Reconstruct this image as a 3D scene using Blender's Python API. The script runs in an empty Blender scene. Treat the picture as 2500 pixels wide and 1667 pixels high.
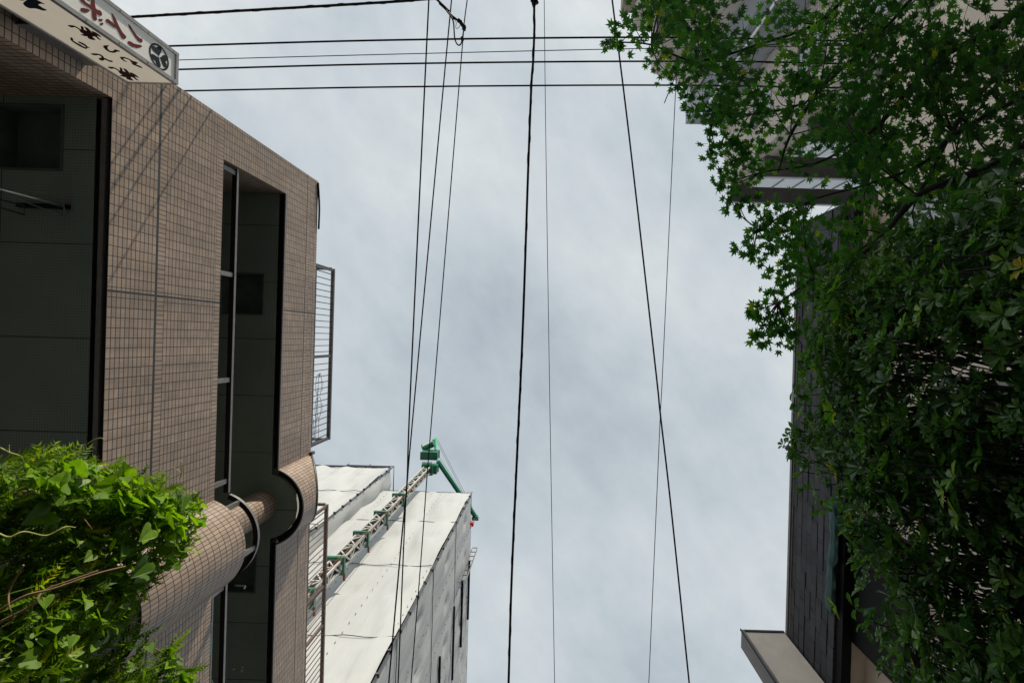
import bpy, math, random
from math import sin, cos, pi, radians, sqrt
from mathutils import Vector, Matrix, noise
from mathutils.geometry import tessellate_polygon

random.seed(11)
S = bpy.context.scene
COL = S.collection
EYE = 1.6                      # camera height; every 'h' below is metres above the eye
F_PX, U0, V0 = 1150.0, 1345.0, 830.0
ROLL = radians(1.6)
CR, SR = cos(ROLL), sin(ROLL)

def nrm(u, v):                 # direction of a photo point, as (x, y) per metre of height
    du, dv = u - U0, v - V0
    return (CR*du + SR*dv)/F_PX, (-SR*du + CR*dv)/F_PX
def P(u, v, h):
    a, b = nrm(u, v); return Vector((a*h, b*h, h))
def PX(u, v, X):
    a, b = nrm(u, v); h = X/a; return Vector((X, b*h, h))
def PY(u, v, Y):
    a, b = nrm(u, v); h = Y/b; return Vector((a*h, Y, h))

# ------------------------------------------------------------------ materials
def new_mat(name):
    m = bpy.data.materials.new(name); m.use_nodes = True
    nt = m.node_tree; b = nt.nodes['Principled BSDF']
    return m, nt, b
def N(nt, t, **kw):
    n = nt.nodes.new(t)
    for k, v in kw.items(): setattr(n, k, v)
    return n
def mix_col(nt, fac, a, b, mode='MIX'):
    n = N(nt, 'ShaderNodeMix', data_type='RGBA', blend_type=mode)
    for s, val in ((0, fac), (6, a), (7, b)):
        if hasattr(val, 'is_output'): nt.links.new(val, n.inputs[s])
        elif s == 0: n.inputs[0].default_value = val
        else: n.inputs[s].default_value = (*val, 1) if len(val) == 3 else val
    return n.outputs[2]
def math_n(nt, op, a, b=None):
    n = N(nt, 'ShaderNodeMath', operation=op)
    for i, val in enumerate((a, b)):
        if val is None: continue
        if hasattr(val, 'is_output'): nt.links.new(val, n.inputs[i])
        else: n.inputs[i].default_value = val
    return n.outputs[0]
def noise_tex(nt, scale, detail=4, rough=0.6, vec=None, stretch=None):
    n = N(nt, 'ShaderNodeTexNoise'); n.inputs['Scale'].default_value = scale
    n.inputs['Detail'].default_value = detail; n.inputs['Roughness'].default_value = rough
    if vec is None:
        vec = N(nt, 'ShaderNodeTexCoord').outputs['Object']
    if stretch:
        mp = N(nt, 'ShaderNodeMapping'); mp.inputs['Scale'].default_value = stretch
        nt.links.new(vec, mp.inputs[0]); vec = mp.outputs[0]
    nt.links.new(vec, n.inputs['Vector'])
    return n.outputs['Fac']
def ramp(nt, fac, stops):
    r = N(nt, 'ShaderNodeValToRGB'); e = r.color_ramp.elements
    while len(e) < len(stops): e.new(0.5)
    for el, (p, c) in zip(e, stops): el.position = p; el.color = (*c, 1)
    nt.links.new(fac, r.inputs[0]); return r.outputs[0]
def bump(nt, b, height, strength=0.3, dist=0.01):
    n = N(nt, 'ShaderNodeBump'); n.inputs['Strength'].default_value = strength
    n.inputs['Distance'].default_value = dist
    nt.links.new(height, n.inputs['Height']); nt.links.new(n.outputs[0], b.inputs['Normal'])

def plain(name, col, rough=0.6, metal=0.0, var=0.18, scale=6.0, bmp=0.0, stretch=None):
    m, nt, b = new_mat(name)
    f = noise_tex(nt, scale, 5, 0.65, stretch=stretch)
    lo = tuple(c*(1-var) for c in col); hi = tuple(min(1, c*(1+var)) for c in col)
    nt.links.new(ramp(nt, f, ((0.3, lo), (0.7, hi))), b.inputs['Base Color'])
    b.inputs['Roughness'].default_value = rough; b.inputs['Metallic'].default_value = metal
    if bmp: bump(nt, b, noise_tex(nt, scale*12, 3, 0.6), bmp, 0.004)
    return m

def tile_mat(name, c1, c2, grout, bw, rh, mort, offset, rough, stain=0.25, bdist=0.004):
    m, nt, b = new_mat(name)
    uv = N(nt, 'ShaderNodeTexCoord').outputs['UV']
    br = N(nt, 'ShaderNodeTexBrick', offset=offset, squash=1.0)
    nt.links.new(uv, br.inputs['Vector'])
    br.inputs['Scale'].default_value = 1.0; br.inputs['Mortar Size'].default_value = mort
    br.inputs['Mortar Smooth'].default_value = 0.1; br.inputs['Bias'].default_value = 0.0
    br.inputs['Brick Width'].default_value = bw; br.inputs['Row Height'].default_value = rh
    br.inputs['Color1'].default_value = (*c1, 1); br.inputs['Color2'].default_value = (*c2, 1)
    br.inputs['Mortar'].default_value = (*grout, 1)
    st = noise_tex(nt, 2.2, 6, 0.7, stretch=(1, 1, 0.35))
    st = math_n(nt, 'ADD', math_n(nt, 'MULTIPLY', st, .6), math_n(nt, 'MULTIPLY', noise_tex(nt, 5.0, 5, 0.65, stretch=(1, 1.6, 0.10)), .4))
    k = ramp(nt, st, ((0.36, (1-stain,)*3), (0.60, (1.06,)*3)))
    nt.links.new(mix_col(nt, 1.0, br.outputs['Color'], k, 'MULTIPLY'), b.inputs['Base Color'])
    b.inputs['Roughness'].default_value = rough
    inv = math_n(nt, 'SUBTRACT', 1.0, br.outputs['Fac'])
    h = math_n(nt, 'ADD', inv, math_n(nt, 'MULTIPLY', noise_tex(nt, 30, 4, 0.6), 0.25))
    bump(nt, b, h, 0.5, bdist)
    return m

M = {}
M['tile'] = tile_mat('brown_tile', (0.42, 0.31, 0.23), (0.32, 0.236, 0.178), (0.02, 0.017, 0.016), 0.1, 0.05, 0.0042, 0.0, 0.45, 0.36)
M['stone'] = tile_mat('dark_stone', (0.058, 0.058, 0.068), (0.036, 0.037, 0.045), (0.006, 0.006, 0.008), 0.37, 0.125, 0.007, 0.5, 0.75, 0.45, 0.02)
M['brick'] = tile_mat('tan_brick', (0.46, 0.39, 0.32), (0.38, 0.32, 0.26), (0.30, 0.26, 0.22), 0.22, 0.07, 0.008, 0.5, 0.8)
M['siding'] = tile_mat('cream_siding', (0.66, 0.59, 0.52), (0.59, 0.53, 0.46), (0.36, 0.31, 0.27), 0.9, 0.12, 0.012, 0.37, 0.8)
M['sealant'] = plain('sealant', (0.03, 0.033, 0.04), 0.7)
M['black'] = plain('dark_metal', (0.012, 0.012, 0.014), 0.55, 0.2)
M['grey_metal'] = plain('grey_metal', (0.18, 0.17, 0.165), 0.45, 0.3, scale=9)
M['rail'] = plain('painted_rail', (0.075, 0.075, 0.08), 0.45, 0.3)
M['rusty_rail'] = plain('rusty_rail', (0.13, 0.09, 0.075), 0.6, 0.2, 0.35, 14)
M['steel'] = plain('bright_steel', (0.62, 0.62, 0.60), 0.3, 0.9)
M['cream'] = plain('cream_stucco', (0.72, 0.63, 0.53), 0.9, 0, 0.10, 3, 0.5)
M['beige'] = plain('beige_render', (0.55, 0.50, 0.46), 0.9, 0, 0.10, 2, 0.3)
M['grey_wall'] = plain('grey_render', (0.33, 0.345, 0.38), 0.85, 0, 0.10, 1.0, 0.2)
M['shutter'] = plain('pale_shutter', (0.50, 0.50, 0.56), 0.5, 0, 0.05, 2)
M['slab'] = plain('slab_underside', (0.11, 0.11, 0.11), 0.85, 0, 0.15, 2)
M['glass'] = plain('window_glass', (0.03, 0.04, 0.05), 0.08, 0.0)
M['frost'] = plain('frosted_glass', (0.72, 0.78, 0.80), 0.25, 0.0, 0.03)
M['wire'] = plain('cable_sheath', (0.012, 0.013, 0.014), 0.55)
M['sign_white'] = plain('sign_face', (0.66, 0.66, 0.63), 0.35, 0, 0.07, 3)
M['sign_beige'] = plain('aged_sign_face', (0.66, 0.60, 0.50), 0.35, 0, 0.06, 3)
M['sign_red'] = plain('red_letter', (0.13, 0.018, 0.02), 0.5)
M['sign_dark'] = plain('dark_letter', (0.035, 0.010, 0.010), 0.5)
M['sign_navy'] = plain('navy_crest', (0.012, 0.022, 0.03), 0.5)
M['sign_frame'] = plain('sign_frame', (0.42, 0.42, 0.42), 0.35, 0.5)
M['green'] = plain('crane_green', (0.012, 0.13, 0.075), 0.4)
M['green_light'] = plain('crane_light_green', (0.05, 0.36, 0.19), 0.4)
M['mast_white'] = plain('mast_white', (0.42, 0.42, 0.40), 0.5, 0.1)
M['rust'] = plain('rust', (0.16, 0.06, 0.03), 0.8)
M['red'] = plain('hook_red', (0.45, 0.03, 0.03), 0.45)
M['bark'] = plain('maple_bark', (0.022, 0.019, 0.016), 0.9, 0, 0.4, 30, 0.6)
M['vine_stem'] = plain('vine_stem', (0.28, 0.17, 0.09), 0.8, 0, 0.3, 20)
M['tendril'] = plain('tendril', (0.40, 0.42, 0.12), 0.6)
M['asphalt'] = plain('asphalt', (0.05, 0.05, 0.052), 0.9, 0, 0.25, 8, 0.5)
M['pavement'] = plain('pavement', (0.15, 0.147, 0.143), 0.9, 0, 0.15, 5, 0.3)
M['marking'] = plain('road_marking', (0.72, 0.72, 0.70), 0.7, 0, 0.08)
M['navy_cloth'] = plain('navy_cloth', (0.05, 0.07, 0.13), 0.9)
M['grey_cloth'] = plain('grey_cloth', (0.30, 0.28, 0.36), 0.9)
M['teal_cloth'] = plain('teal_cloth', (0.20, 0.42, 0.38), 0.9)
M['white_plastic'] = plain('white_plastic', (0.7, 0.7, 0.68), 0.5)
M['recess'] = plain('recess_board', (0.07, 0.10, 0.09), 0.85)
M['net'] = plain('green_net', (0.022, 0.075, 0.07), 0.7, 0, 0.6, 25, 0.4, (1, 0.25, 1))

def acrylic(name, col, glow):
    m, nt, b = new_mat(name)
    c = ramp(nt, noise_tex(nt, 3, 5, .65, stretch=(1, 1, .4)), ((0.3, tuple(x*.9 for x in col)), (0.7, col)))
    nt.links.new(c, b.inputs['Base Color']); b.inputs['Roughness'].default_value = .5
    nt.links.new(c, b.inputs['Emission Color']); b.inputs['Emission Strength'].default_value = glow  # faint emission stands in for daylight passing through the unlit panel
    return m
M['sign_white'] = acrylic('sign_face', (0.70, 0.70, 0.66), .12)
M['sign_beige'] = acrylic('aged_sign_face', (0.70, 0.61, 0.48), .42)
for k_ in ('sign_red', 'sign_dark', 'sign_navy', 'black', 'wire'):
    M[k_].node_tree.nodes['Principled BSDF'].inputs['Specular IOR Level'].default_value = .12
def soffit_mat():
    m, nt, b = new_mat('perforated_soffit')
    uv = N(nt, 'ShaderNodeTexCoord').outputs['UV']
    sep = N(nt, 'ShaderNodeSeparateXYZ'); nt.links.new(uv, sep.inputs[0])
    def cell(o, p):
        return math_n(nt, 'SUBTRACT', math_n(nt, 'FRACT', math_n(nt, 'DIVIDE', o, p)), 0.5)
    fx, fy = cell(sep.outputs[0], 0.027), cell(sep.outputs[1], 0.027)
    d = math_n(nt, 'SQRT', math_n(nt, 'ADD', math_n(nt, 'MULTIPLY', fx, fx), math_n(nt, 'MULTIPLY', fy, fy)))
    dot = math_n(nt, 'LESS_THAN', d, 0.17)
    jy = math_n(nt, 'ABSOLUTE', cell(math_n(nt, 'ADD', sep.outputs[1], 0.80 + 0.455), 0.91))
    jx = math_n(nt, 'ABSOLUTE', cell(math_n(nt, 'ADD', sep.outputs[0], 4.45), 1.82))
    j = math_n(nt, 'MAXIMUM', math_n(nt, 'LESS_THAN', jy, 0.0055), math_n(nt, 'LESS_THAN', jx, 0.003))
    fac = math_n(nt, 'MAXIMUM', dot, j)
    base = ramp(nt, noise_tex(nt, 1.2, 5), ((0.3, (0.165, 0.215, 0.185)), (0.7, (0.215, 0.27, 0.23))))
    nt.links.new(mix_col(nt, fac, base, (0.03, 0.04, 0.035)), b.inputs['Base Color'])
    b.inputs['Roughness'].default_value = 0.85
    return m
M['soffit'] = soffit_mat()

def sheet_mat():
    m, nt, b = new_mat('scaffold_sheet')
    f = noise_tex(nt, 0.55, 6, 0.65, stretch=(1, 1, 0.3))
    base = ramp(nt, f, ((0.3, (0.37, 0.385, 0.39)), (0.7, (0.435, 0.45, 0.45))))
    g = noise_tex(nt, 2.5, 4, 0.7, stretch=(1, 1, 0.12))
    k = ramp(nt, g, ((0.25, (0.86, 0.86, 0.86)), (0.5, (1, 1, 1))))
    nt.links.new(mix_col(nt, 1.0, base, k, 'MULTIPLY'), b.inputs['Base Color'])
    b.inputs['Roughness'].default_value = 0.75
    bump(nt, b, noise_tex(nt, 1.6, 5, 0.6, stretch=(1, 1, 0.16)), 0.35, 0.12)
    return m
M['sheet'] = sheet_mat()

def leaf_mat(name, c_lo, c_hi, trans, rough, tmul=(1.3, 1.5, 0.5)):
    m, nt, b = new_mat(name)
    at = N(nt, 'ShaderNodeAttribute', attribute_name='tint')
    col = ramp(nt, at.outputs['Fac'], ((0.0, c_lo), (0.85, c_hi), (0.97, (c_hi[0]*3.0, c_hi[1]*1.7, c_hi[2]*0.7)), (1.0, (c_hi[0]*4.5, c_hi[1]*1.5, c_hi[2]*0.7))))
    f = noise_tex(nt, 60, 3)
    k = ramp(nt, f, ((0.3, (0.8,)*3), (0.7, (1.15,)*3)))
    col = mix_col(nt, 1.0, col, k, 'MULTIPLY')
    nt.links.new(col, b.inputs['Base Color']); b.inputs['Roughness'].default_value = rough
    tr = N(nt, 'ShaderNodeBsdfTranslucent')
    nt.links.new(mix_col(nt, 1.0, col, tmul, 'MULTIPLY'), tr.inputs['Color'])
    ms = N(nt, 'ShaderNodeMixShader'); ms.inputs[0].default_value = trans
    nt.links.new(b.outputs[0], ms.inputs[1]); nt.links.new(tr.outputs[0], ms.inputs[2])
    nt.links.new(ms.outputs[0], nt.nodes['Material Output'].inputs['Surface'])
    return m
M['maple_leaf'] = leaf_mat('maple_leaf', (0.016, 0.068, 0.024), (0.062, 0.19, 0.034), 0.6, 0.55, (1.25, 1.4, .5))
M['shrub_leaf'] = leaf_mat('shrub_leaf', (0.024, 0.082, 0.028), (0.115, 0.25, 0.045), 0.42, 0.25)
M['vine_leaf'] = leaf_mat('vine_leaf', (0.08, 0.19, 0.012), (0.25, 0.43, 0.018), 0.5, 0.45, (1.35, 1.4, 0.4))
M['juniper'] = leaf_mat('juniper_needles', (0.05, 0.13, 0.012), (0.23, 0.36, 0.018), 0.45, 0.5, (1.3, 1.3, 0.4))

# ------------------------------------------------------------------ mesh builder
ROOT_LOC = {}
class MB:
    def __init__(self): self.v = []; self.f = []; self.uv = []; self.mi = []; self.tint = []; self.smooth = []
    def face(self, pts, uv=None, mi=0, smooth=False, tint=0.5):
        i = len(self.v); self.v.extend(Vector(p) for p in pts)
        self.f.append(tuple(range(i, i+len(pts)))); self.mi.append(mi); self.smooth.append(smooth); self.tint.append(tint)
        if uv is None:
            p0 = Vector(pts[0]); n = (Vector(pts[1])-p0).cross(Vector(pts[-1])-p0)
            ax = max(range(3), key=lambda k: abs(n[k]))
            a, b = ((1, 2), (0, 2), (0, 1))[ax]
            uv = [(p[a], p[b]) for p in pts]
        self.uv.extend(uv)
    def box(self, x0, x1, y0, y1, z0, z1, mi=0):
        c = [(x, y, z) for z in (z0, z1) for y in (y0, y1) for x in (x0, x1)]
        for q in ((0, 2, 3, 1), (4, 5, 7, 6), (0, 1, 5, 4), (2, 6, 7, 3), (0, 4, 6, 2), (1, 3, 7, 5)):
            self.face([c[k] for k in q], mi=mi)
    def bar(self, a, b, w, t, up=(0, 0, 1), mi=0):
        a, b = Vector(a), Vector(b); d = (b-a).normalized(); up = Vector(up)
        s = d.cross(up)
        if s.length < 1e-4: s = d.cross(Vector((1, 0, 0)))
        s.normalize(); n = s.cross(d).normalized()
        c = []
        for p in (a, b):
            for i, j in ((-1, -1), (1, -1), (1, 1), (-1, 1)): c.append(p + s*(w/2*i) + n*(t/2*j))
        for q in ((3, 2, 1, 0), (4, 5, 6, 7), (0, 1, 5, 4), (1, 2, 6, 5), (2, 3, 7, 6), (3, 0, 4, 7)):
            self.face([c[k] for k in q], mi=mi)
    def tube(self, pts, r, seg=8, mi=0, r1=None, caps=True):
        pts = [Vector(p) for p in pts]; n = len(pts)
        base = len(self.v); prev = None
        for i, p in enumerate(pts):
            d = (pts[min(i+1, n-1)] - pts[max(i-1, 0)]).normalized()
            if prev is None:
                s = d.cross(Vector((0, 0, 1)))
                if s.length < 1e-3: s = d.cross(Vector((1, 0, 0)))
            else: s = prev - d*prev.dot(d)
            s.normalize(); prev = s; t = d.cross(s)
            rr = r if r1 is None else r + (r1-r)*i/max(1, n-1)
            for k in range(seg):
                a = 2*pi*k/seg; self.v.append(p + s*(rr*cos(a)) + t*(rr*sin(a)))
        for i in range(n-1):
            for k in range(seg):
                k2 = (k+1) % seg
                self.f.append((base+i*seg+k, base+i*seg+k2, base+(i+1)*seg+k2, base+(i+1)*seg+k))
                self.mi.append(mi); self.smooth.append(True); self.tint.append(0.5)
                self.uv.extend([(k/seg, i), ((k+1)/seg, i), ((k+1)/seg, i+1), (k/seg, i+1)])
        if caps:
            for o in (0, (n-1)*seg):
                self.f.append(tuple(base+o+k for k in range(seg))); self.mi.append(mi); self.smooth.append(False); self.tint.append(0.5)
                self.uv.extend([(0, 0)]*seg)
    def plate(self, pts, n, t, mi=0):            # flat outline pts, thickened by t along n
        n = Vector(n)*t; a = [Vector(p) for p in pts]; b = [p+n for p in a]
        for tri in tessellate_polygon([a]):
            self.face([b[k] for k in tri], mi=mi); self.face([a[k] for k in reversed(tri)], mi=mi)
        for i in range(len(a)):
            j = (i+1) % len(a); self.face([a[i], a[j], b[j], b[i]], mi=mi)
    def build(self, name, mats, parent=None):
        if isinstance(mats, str): mats = [mats]
        me = bpy.data.meshes.new(name); off = Vector((0, 0, 0))
        r = parent
        while r is not None and r.parent is not None: r = r.parent
        if r is not None: off = ROOT_LOC[r.name]
        me.from_pydata([(p.x-off.x, p.y-off.y, p.z+EYE-off.z) for p in self.v], [], self.f)
        for k in mats: me.materials.append(M[k])
        me.polygons.foreach_set('material_index', self.mi)
        me.polygons.foreach_set('use_smooth', self.smooth)
        uvl = me.uv_layers.new(name='UVMap')
        uvl.data.foreach_set('uv', [c for u in self.uv for c in u])
        at = me.attributes.new('tint', 'FLOAT', 'FACE'); at.data.foreach_set('value', self.tint)
        me.update()
        o = bpy.data.objects.new(name, me); COL.objects.link(o)
        if parent is not None: o.parent = parent
        return o

def tag(o, label=None, cat=None, group=None, kind=None):
    if label: o['label'] = label
    if cat: o['category'] = cat
    if group: o['group'] = group
    if kind: o['kind'] = kind
    return o
def thing(name, loc, label, cat, group=None):
    o = bpy.data.objects.new(name, None); COL.objects.link(o)
    o.empty_display_size = 0.3; o.location = loc
    ROOT_LOC[o.name] = Vector(loc)
    return tag(o, label, cat, group)

def spline(pts, n=8):
    pts = [Vector(p) for p in pts]
    if len(pts) < 3: return [pts[0].lerp(pts[-1], i/n) for i in range(n+1)]
    out = []
    q = [2*pts[0]-pts[1]] + pts + [2*pts[-1]-pts[-2]]
    for i in range(1, len(q)-2):
        a, b, c, d = q[i-1:i+3]
        for k in range(n):
            t = k/n
            out.append(0.5*((2*b) + (c-a)*t + (2*a-5*b+4*c-d)*t*t + (3*b-a-3*c+d)*t**3))
    out.append(pts[-1]); return out

def weld(o):
    import bmesh
    bm = bmesh.new(); bm.from_mesh(o.data); bmesh.ops.remove_doubles(bm, verts=bm.verts, dist=.0005); bm.to_mesh(o.data); bm.free()

# ------------------------------------------------------------------ setting
m = MB(); m.face([(-150, -150, -EYE), (150, -150, -EYE), (150, 150, -EYE), (-150, 150, -EYE)]); tag(m.build('ground', 'pavement'), kind='structure')
m = MB(); m.face([(-3.0, -120, -EYE+.004), (2.3, -120, -EYE+.004), (2.3, 120, -EYE+.004), (-3.0, 120, -EYE+.004)]); tag(m.build('road', 'asphalt'), kind='structure')
m = MB()
for x in (-2.7, 2.0): m.face([(x-.06, -120, -EYE+.008), (x+.06, -120, -EYE+.008), (x+.06, 120, -EYE+.008), (x-.06, 120, -EYE+.008)])
tag(m.build('road_marking', 'marking'), kind='structure')
m = MB(); m.box(-3.15, -3.0, -120, 120, -EYE, -EYE+.12); m.box(2.3, 2.45, -120, 120, -EYE, -EYE+.12); tag(m.build('kerb', 'pavement'), kind='structure')

# ------------------------------------------------------------------ tiled apartment building (photo left)
FX = -4.3
XC, YC, RB = FX-0.21, 2.79, 0.632
PHI = math.acos(0.21/RB)
YB0, YB1 = YC-RB*sin(PHI), YC+RB*sin(PHI)
YEND, YOPEN, YFAR = -2.75, -2.22, 8.0
bld = thing('apartment_building', (FX-3, 2.5, 0), 'brown tiled apartment building with open balconies and one rounded balcony bay', 'building')

def tiled_face(m, y0, y1, levels, joint=-0.36):
    # levels: list of (h0, h1, kind) ; kind t = stretcher tile, s = upright tile, j = sealant joint
    ys = [(y0, y1)]
    if y0 < joint < y1: ys = [(y0, joint-.011), (joint-.011, joint+.011), (joint+.011, y1)]
    for (a, b) in ys:
        for (h0, h1, k) in levels:
            pts = [(FX, a, h0), (FX, b, h0), (FX, b, h1), (FX, a, h1)]
            if k == 'j' or (b-a) < .03: m.face(pts, mi=1)
            elif k == 's': m.face(pts, uv=[(p[2]-h0, p[1]) for p in pts])
            else: m.face(pts, uv=[(p[1], p[2]-h0) for p in pts])
L1 = [(4.55, 5.10, 't'), (5.10, 5.122, 'j'), (5.122, 5.222, 's'), (5.222, 6.0, 't'), (6.0, 6.1, 's')]
L2 = [(7.53, 8.18, 't'), (8.18, 8.195, 'j'), (8.195, 8.295, 's'), (8.295, 8.45, 't'), (8.45, 8.55, 's')]
LP = [(-1.6, 4.55, 't')] + L1 + [(6.1, 7.53, 't')] + L2
# end pillar
m = MB(); tiled_face(m, YEND, YOPEN, LP)
for yy, s in ((YEND, -1), (YOPEN, 1)):
    for (h0, h1) in ((-1.6, 4.56), (4.56, 7.53), (7.53, 8.55)):
        if s > 0 and h0 > 7: continue
        depth = 7.0 if s < 0 else 1.9
        pts = [(FX, yy, h0), (FX-depth, yy, h0), (FX-depth, yy, h1), (FX, yy, h1)]
        if s < 0: pts = pts[::-1]
        m.face(pts, uv=[(p[0], p[2]) for p in pts])
m.face([(FX, YEND, 8.55), (FX, YOPEN, 8.55), (FX-.2, YOPEN, 8.55), (FX-.2, YEND, 8.55)])
m.build('end_pillar', ['tile', 'sealant'], bld)

def parapet(levels, y0, y1, inner):
    m = MB(); tiled_face(m, y0, y1, levels)
    hb, ht = levels[0][0], levels[-1][1]
    xi = FX-inner
    m.face([(FX, y0, ht), (FX, y1, ht), (xi, y1, ht), (xi, y0, ht)])
    m.face([(xi, y0, hb+.07), (xi, y0, ht), (xi, y1, ht), (xi, y1, hb+.07)])
    m.face([(FX-.015, y0, hb), (FX-.015, y0, hb+.07), (FX-.015, y1, hb+.07), (FX-.015, y1, hb)], mi=2)
    m.face([(FX, y0, hb), (FX-.015, y0, hb), (FX-.015, y1, hb), (FX, y1, hb)], mi=2)
    m.face([(FX-.015, y0, hb+.07), (xi, y0, hb+.07), (xi, y1, hb+.07), (FX-.015, y1, hb+.07)], mi=2)
    return m
def arc(R, n=28, ph=PHI): return [(XC+R*cos(-ph+2*ph*i/n), YC+R*sin(-ph+2*ph*i/n), -ph+2*ph*i/n) for i in range(n+1)]
def bulge(hb, top, inner):
    m = MB(); A = arc(RB); B = arc(RB-inner); G = arc(RB-.015)
    for i in range(len(A)-1):
        (x0, y0, t0), (x1, y1, t1) = A[i], A[i+1]
        pts = [(x0, y0, hb), (x1, y1, hb), (x1, y1, top(x1)), (x0, y0, top(x0))]
        m.face(pts, uv=[(pts[0][2]-hb, t0*RB), (pts[1][2]-hb, t1*RB), (pts[2][2]-hb, t1*RB), (pts[3][2]-hb, t0*RB)], smooth=False)
        (a0, b0, _), (a1, b1, _) = B[i], B[i+1]; (g0, k0, _), (g1, k1, _) = G[i], G[i+1]
        m.face([(x0, y0, top(x0)), (x1, y1, top(x1)), (a1, b1, top(x1)), (a0, b0, top(x0))])
        m.face([(a0, b0, hb+.07), (a0, b0, top(x0)), (a1, b1, top(x1)), (a1, b1, hb+.07)])
        m.face([(x0, y0, hb), (g0, k0, hb), (g1, k1, hb), (x1, y1, hb)], mi=2)
        m.face([(g0, k0, hb), (g0, k0, hb+.07), (g1, k1, hb+.07), (g1, k1, hb)], mi=2)
        m.face([(g0, k0, hb+.07), (a0, b0, hb+.07), (a1, b1, hb+.07), (g1, k1, hb+.07)], mi=2)
    for f in range(len(m.f)): m.smooth[f] = True
    return m
TM = ['tile', 'sealant', 'black']
for lv, nm in ((L1, 'balcony_parapet'), (L2, 'roof_parapet')):
    inner = 0.16 if lv is L1 else 0.11
    hb = lv[0][0]
    for (a, b) in ((YOPEN, YB0), (YB1, YFAR)):
        p = parapet(lv, a, b, inner).build(nm, TM, bld)
        t = MB()
        if lv is L1: t.box(FX-.098, FX-.05, a+.01, b, hb-.004, hb+.068)
        else: t.box(FX-.012, FX+.006, a+.01, b, hb-.006, hb+.022)
        t.build('trim', 'grey_metal', p)
    top = (lambda x: 6.1) if lv is L1 else (lambda x: 8.55-(x-FX)/0.422*0.6)
    p = bulge(hb, top, inner).build('rounded_bay', TM, bld)
    t = MB(); RR = (RB-.05, RB-.098) if lv is L1 else (RB+.006, RB-.012)
    A, B = arc(RR[0]), arc(RR[1]); zz = (hb-.004, hb+.068) if lv is L1 else (hb-.006, hb+.022)
    for i in range(len(A)-1):
        q = [A[i], A[i+1], B[i+1], B[i]]
        t.face([(x, y, zz[0]) for x, y, _ in q[::-1]]); t.face([(A[i][0], A[i][1], zz[0]), (A[i+1][0], A[i+1][1], zz[0]), (A[i+1][0], A[i+1][1], zz[1]), (A[i][0], A[i][1], zz[1])])
        t.face([(B[i][0], B[i][1], zz[1]), (B[i+1][0], B[i+1][1], zz[1]), (B[i+1][0], B[i+1][1], zz[0]), (B[i][0], B[i][1], zz[0])])
    t.build('trim', 'grey_metal', p)
    if lv is L2:
        t = MB(); t.tube([(x, y, top(x)+.005) for x, y, _ in arc(RB-.005)], .022, 8)
        t.tube([(x, y, top(x)+.045) for x, y, _ in arc(RB-.03)], .014, 8)
        t.build('coping_pipe', 'rail', p)
        t = MB(); t.box(FX-.01, FX+.05, YB0-.05, YB0+.0, 8.5, 8.6); t.build('pipe_bracket', 'rail', p)

def soffit(h, xi, hole):
    x0, x1 = FX-1.9, FX-xi
    hx0, hx1, hy0, hy1 = hole[0]
    m = MB()
    def rect(a, b, c, d):
        if b-a > 1e-4 and d-c > 1e-4:
            pts = [(a, c, h), (a, d, h), (b, d, h), (b, c, h)]; m.face(pts, uv=[(p[0], p[1]) for p in pts])
    ycur = YOPEN
    holes = sorted(hole, key=lambda q: q[2])
    for (a, b, c, d) in holes:
        rect(x0, x1, ycur, c); rect(x0, a, c, d); rect(b, x1, c, d); ycur = d
    rect(x0, x1, ycur, YFAR)
    R2 = RB-xi; dx = (FX-xi)-XC; ph = math.acos(dx/R2); A = arc(R2, 24, ph)
    for i in range(len(A)-1):
        pts = [(x1, A[i][1], h), (x1, A[i+1][1], h), (A[i+1][0], A[i+1][1], h), (A[i][0], A[i][1], h)]
        m.face(pts, uv=[(p[0], p[1]) for p in pts])
    s = m.build('balcony_soffit', 'soffit', bld)
    for (a, b, c, d) in holes:
        t = MB(); hh = h+.17
        t.face([(a, c, hh), (a, d, hh), (b, d, hh), (b, c, hh)])
        t.face([(a, c, h), (a, d, h), (a, d, hh), (a, c, hh)]); t.face([(b, c, h), (b, c, hh), (b, d, hh), (b, d, h)])
        t.face([(a, c, h), (a, c, hh), (b, c, hh), (b, c, h)]); t.face([(a, d, h), (b, d, h), (b, d, hh), (a, d, hh)])
        t.build('ceiling_recess', 'recess', s)
        t = MB()
        for q in ((a-.02, b+.02, c-.02, c), (a-.02, b+.02, d, d+.02), (a-.02, a, c, d), (b, b+.02, c, d)):
            t.box(*q, h-.012, h-.002)
        t.build('recess_trim', 'recess', s)
    return s
soffit(4.56, .16, [(-5.41, -4.79, -2.12, -1.52)])
soffit(7.55, .11, [(-5.26, -4.64, -.92, -.29), (-5.26, -4.64, 3.52, 4.16)])
m = MB()   # building body behind the balconies, floor slabs, roof
m.box(FX-6.9, FX-1.9, YEND, YFAR, -1.6, 8.4); m.box(FX-1.89, FX-.06, YOPEN, YFAR, 4.9, 5.05)
m.box(FX-1.89, FX-.05, YOPEN-.3, YFAR, 8.2, 8.4)
m.build('inner_wall', 'beige', bld)
for y in (-1.2, 1.0, 4.4, 6.2):
    m = MB(); m.box(FX-1.898, FX-1.87, y, y+1.6, 5.15, 7.1); m.build('balcony_window', 'glass', bld)
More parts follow.
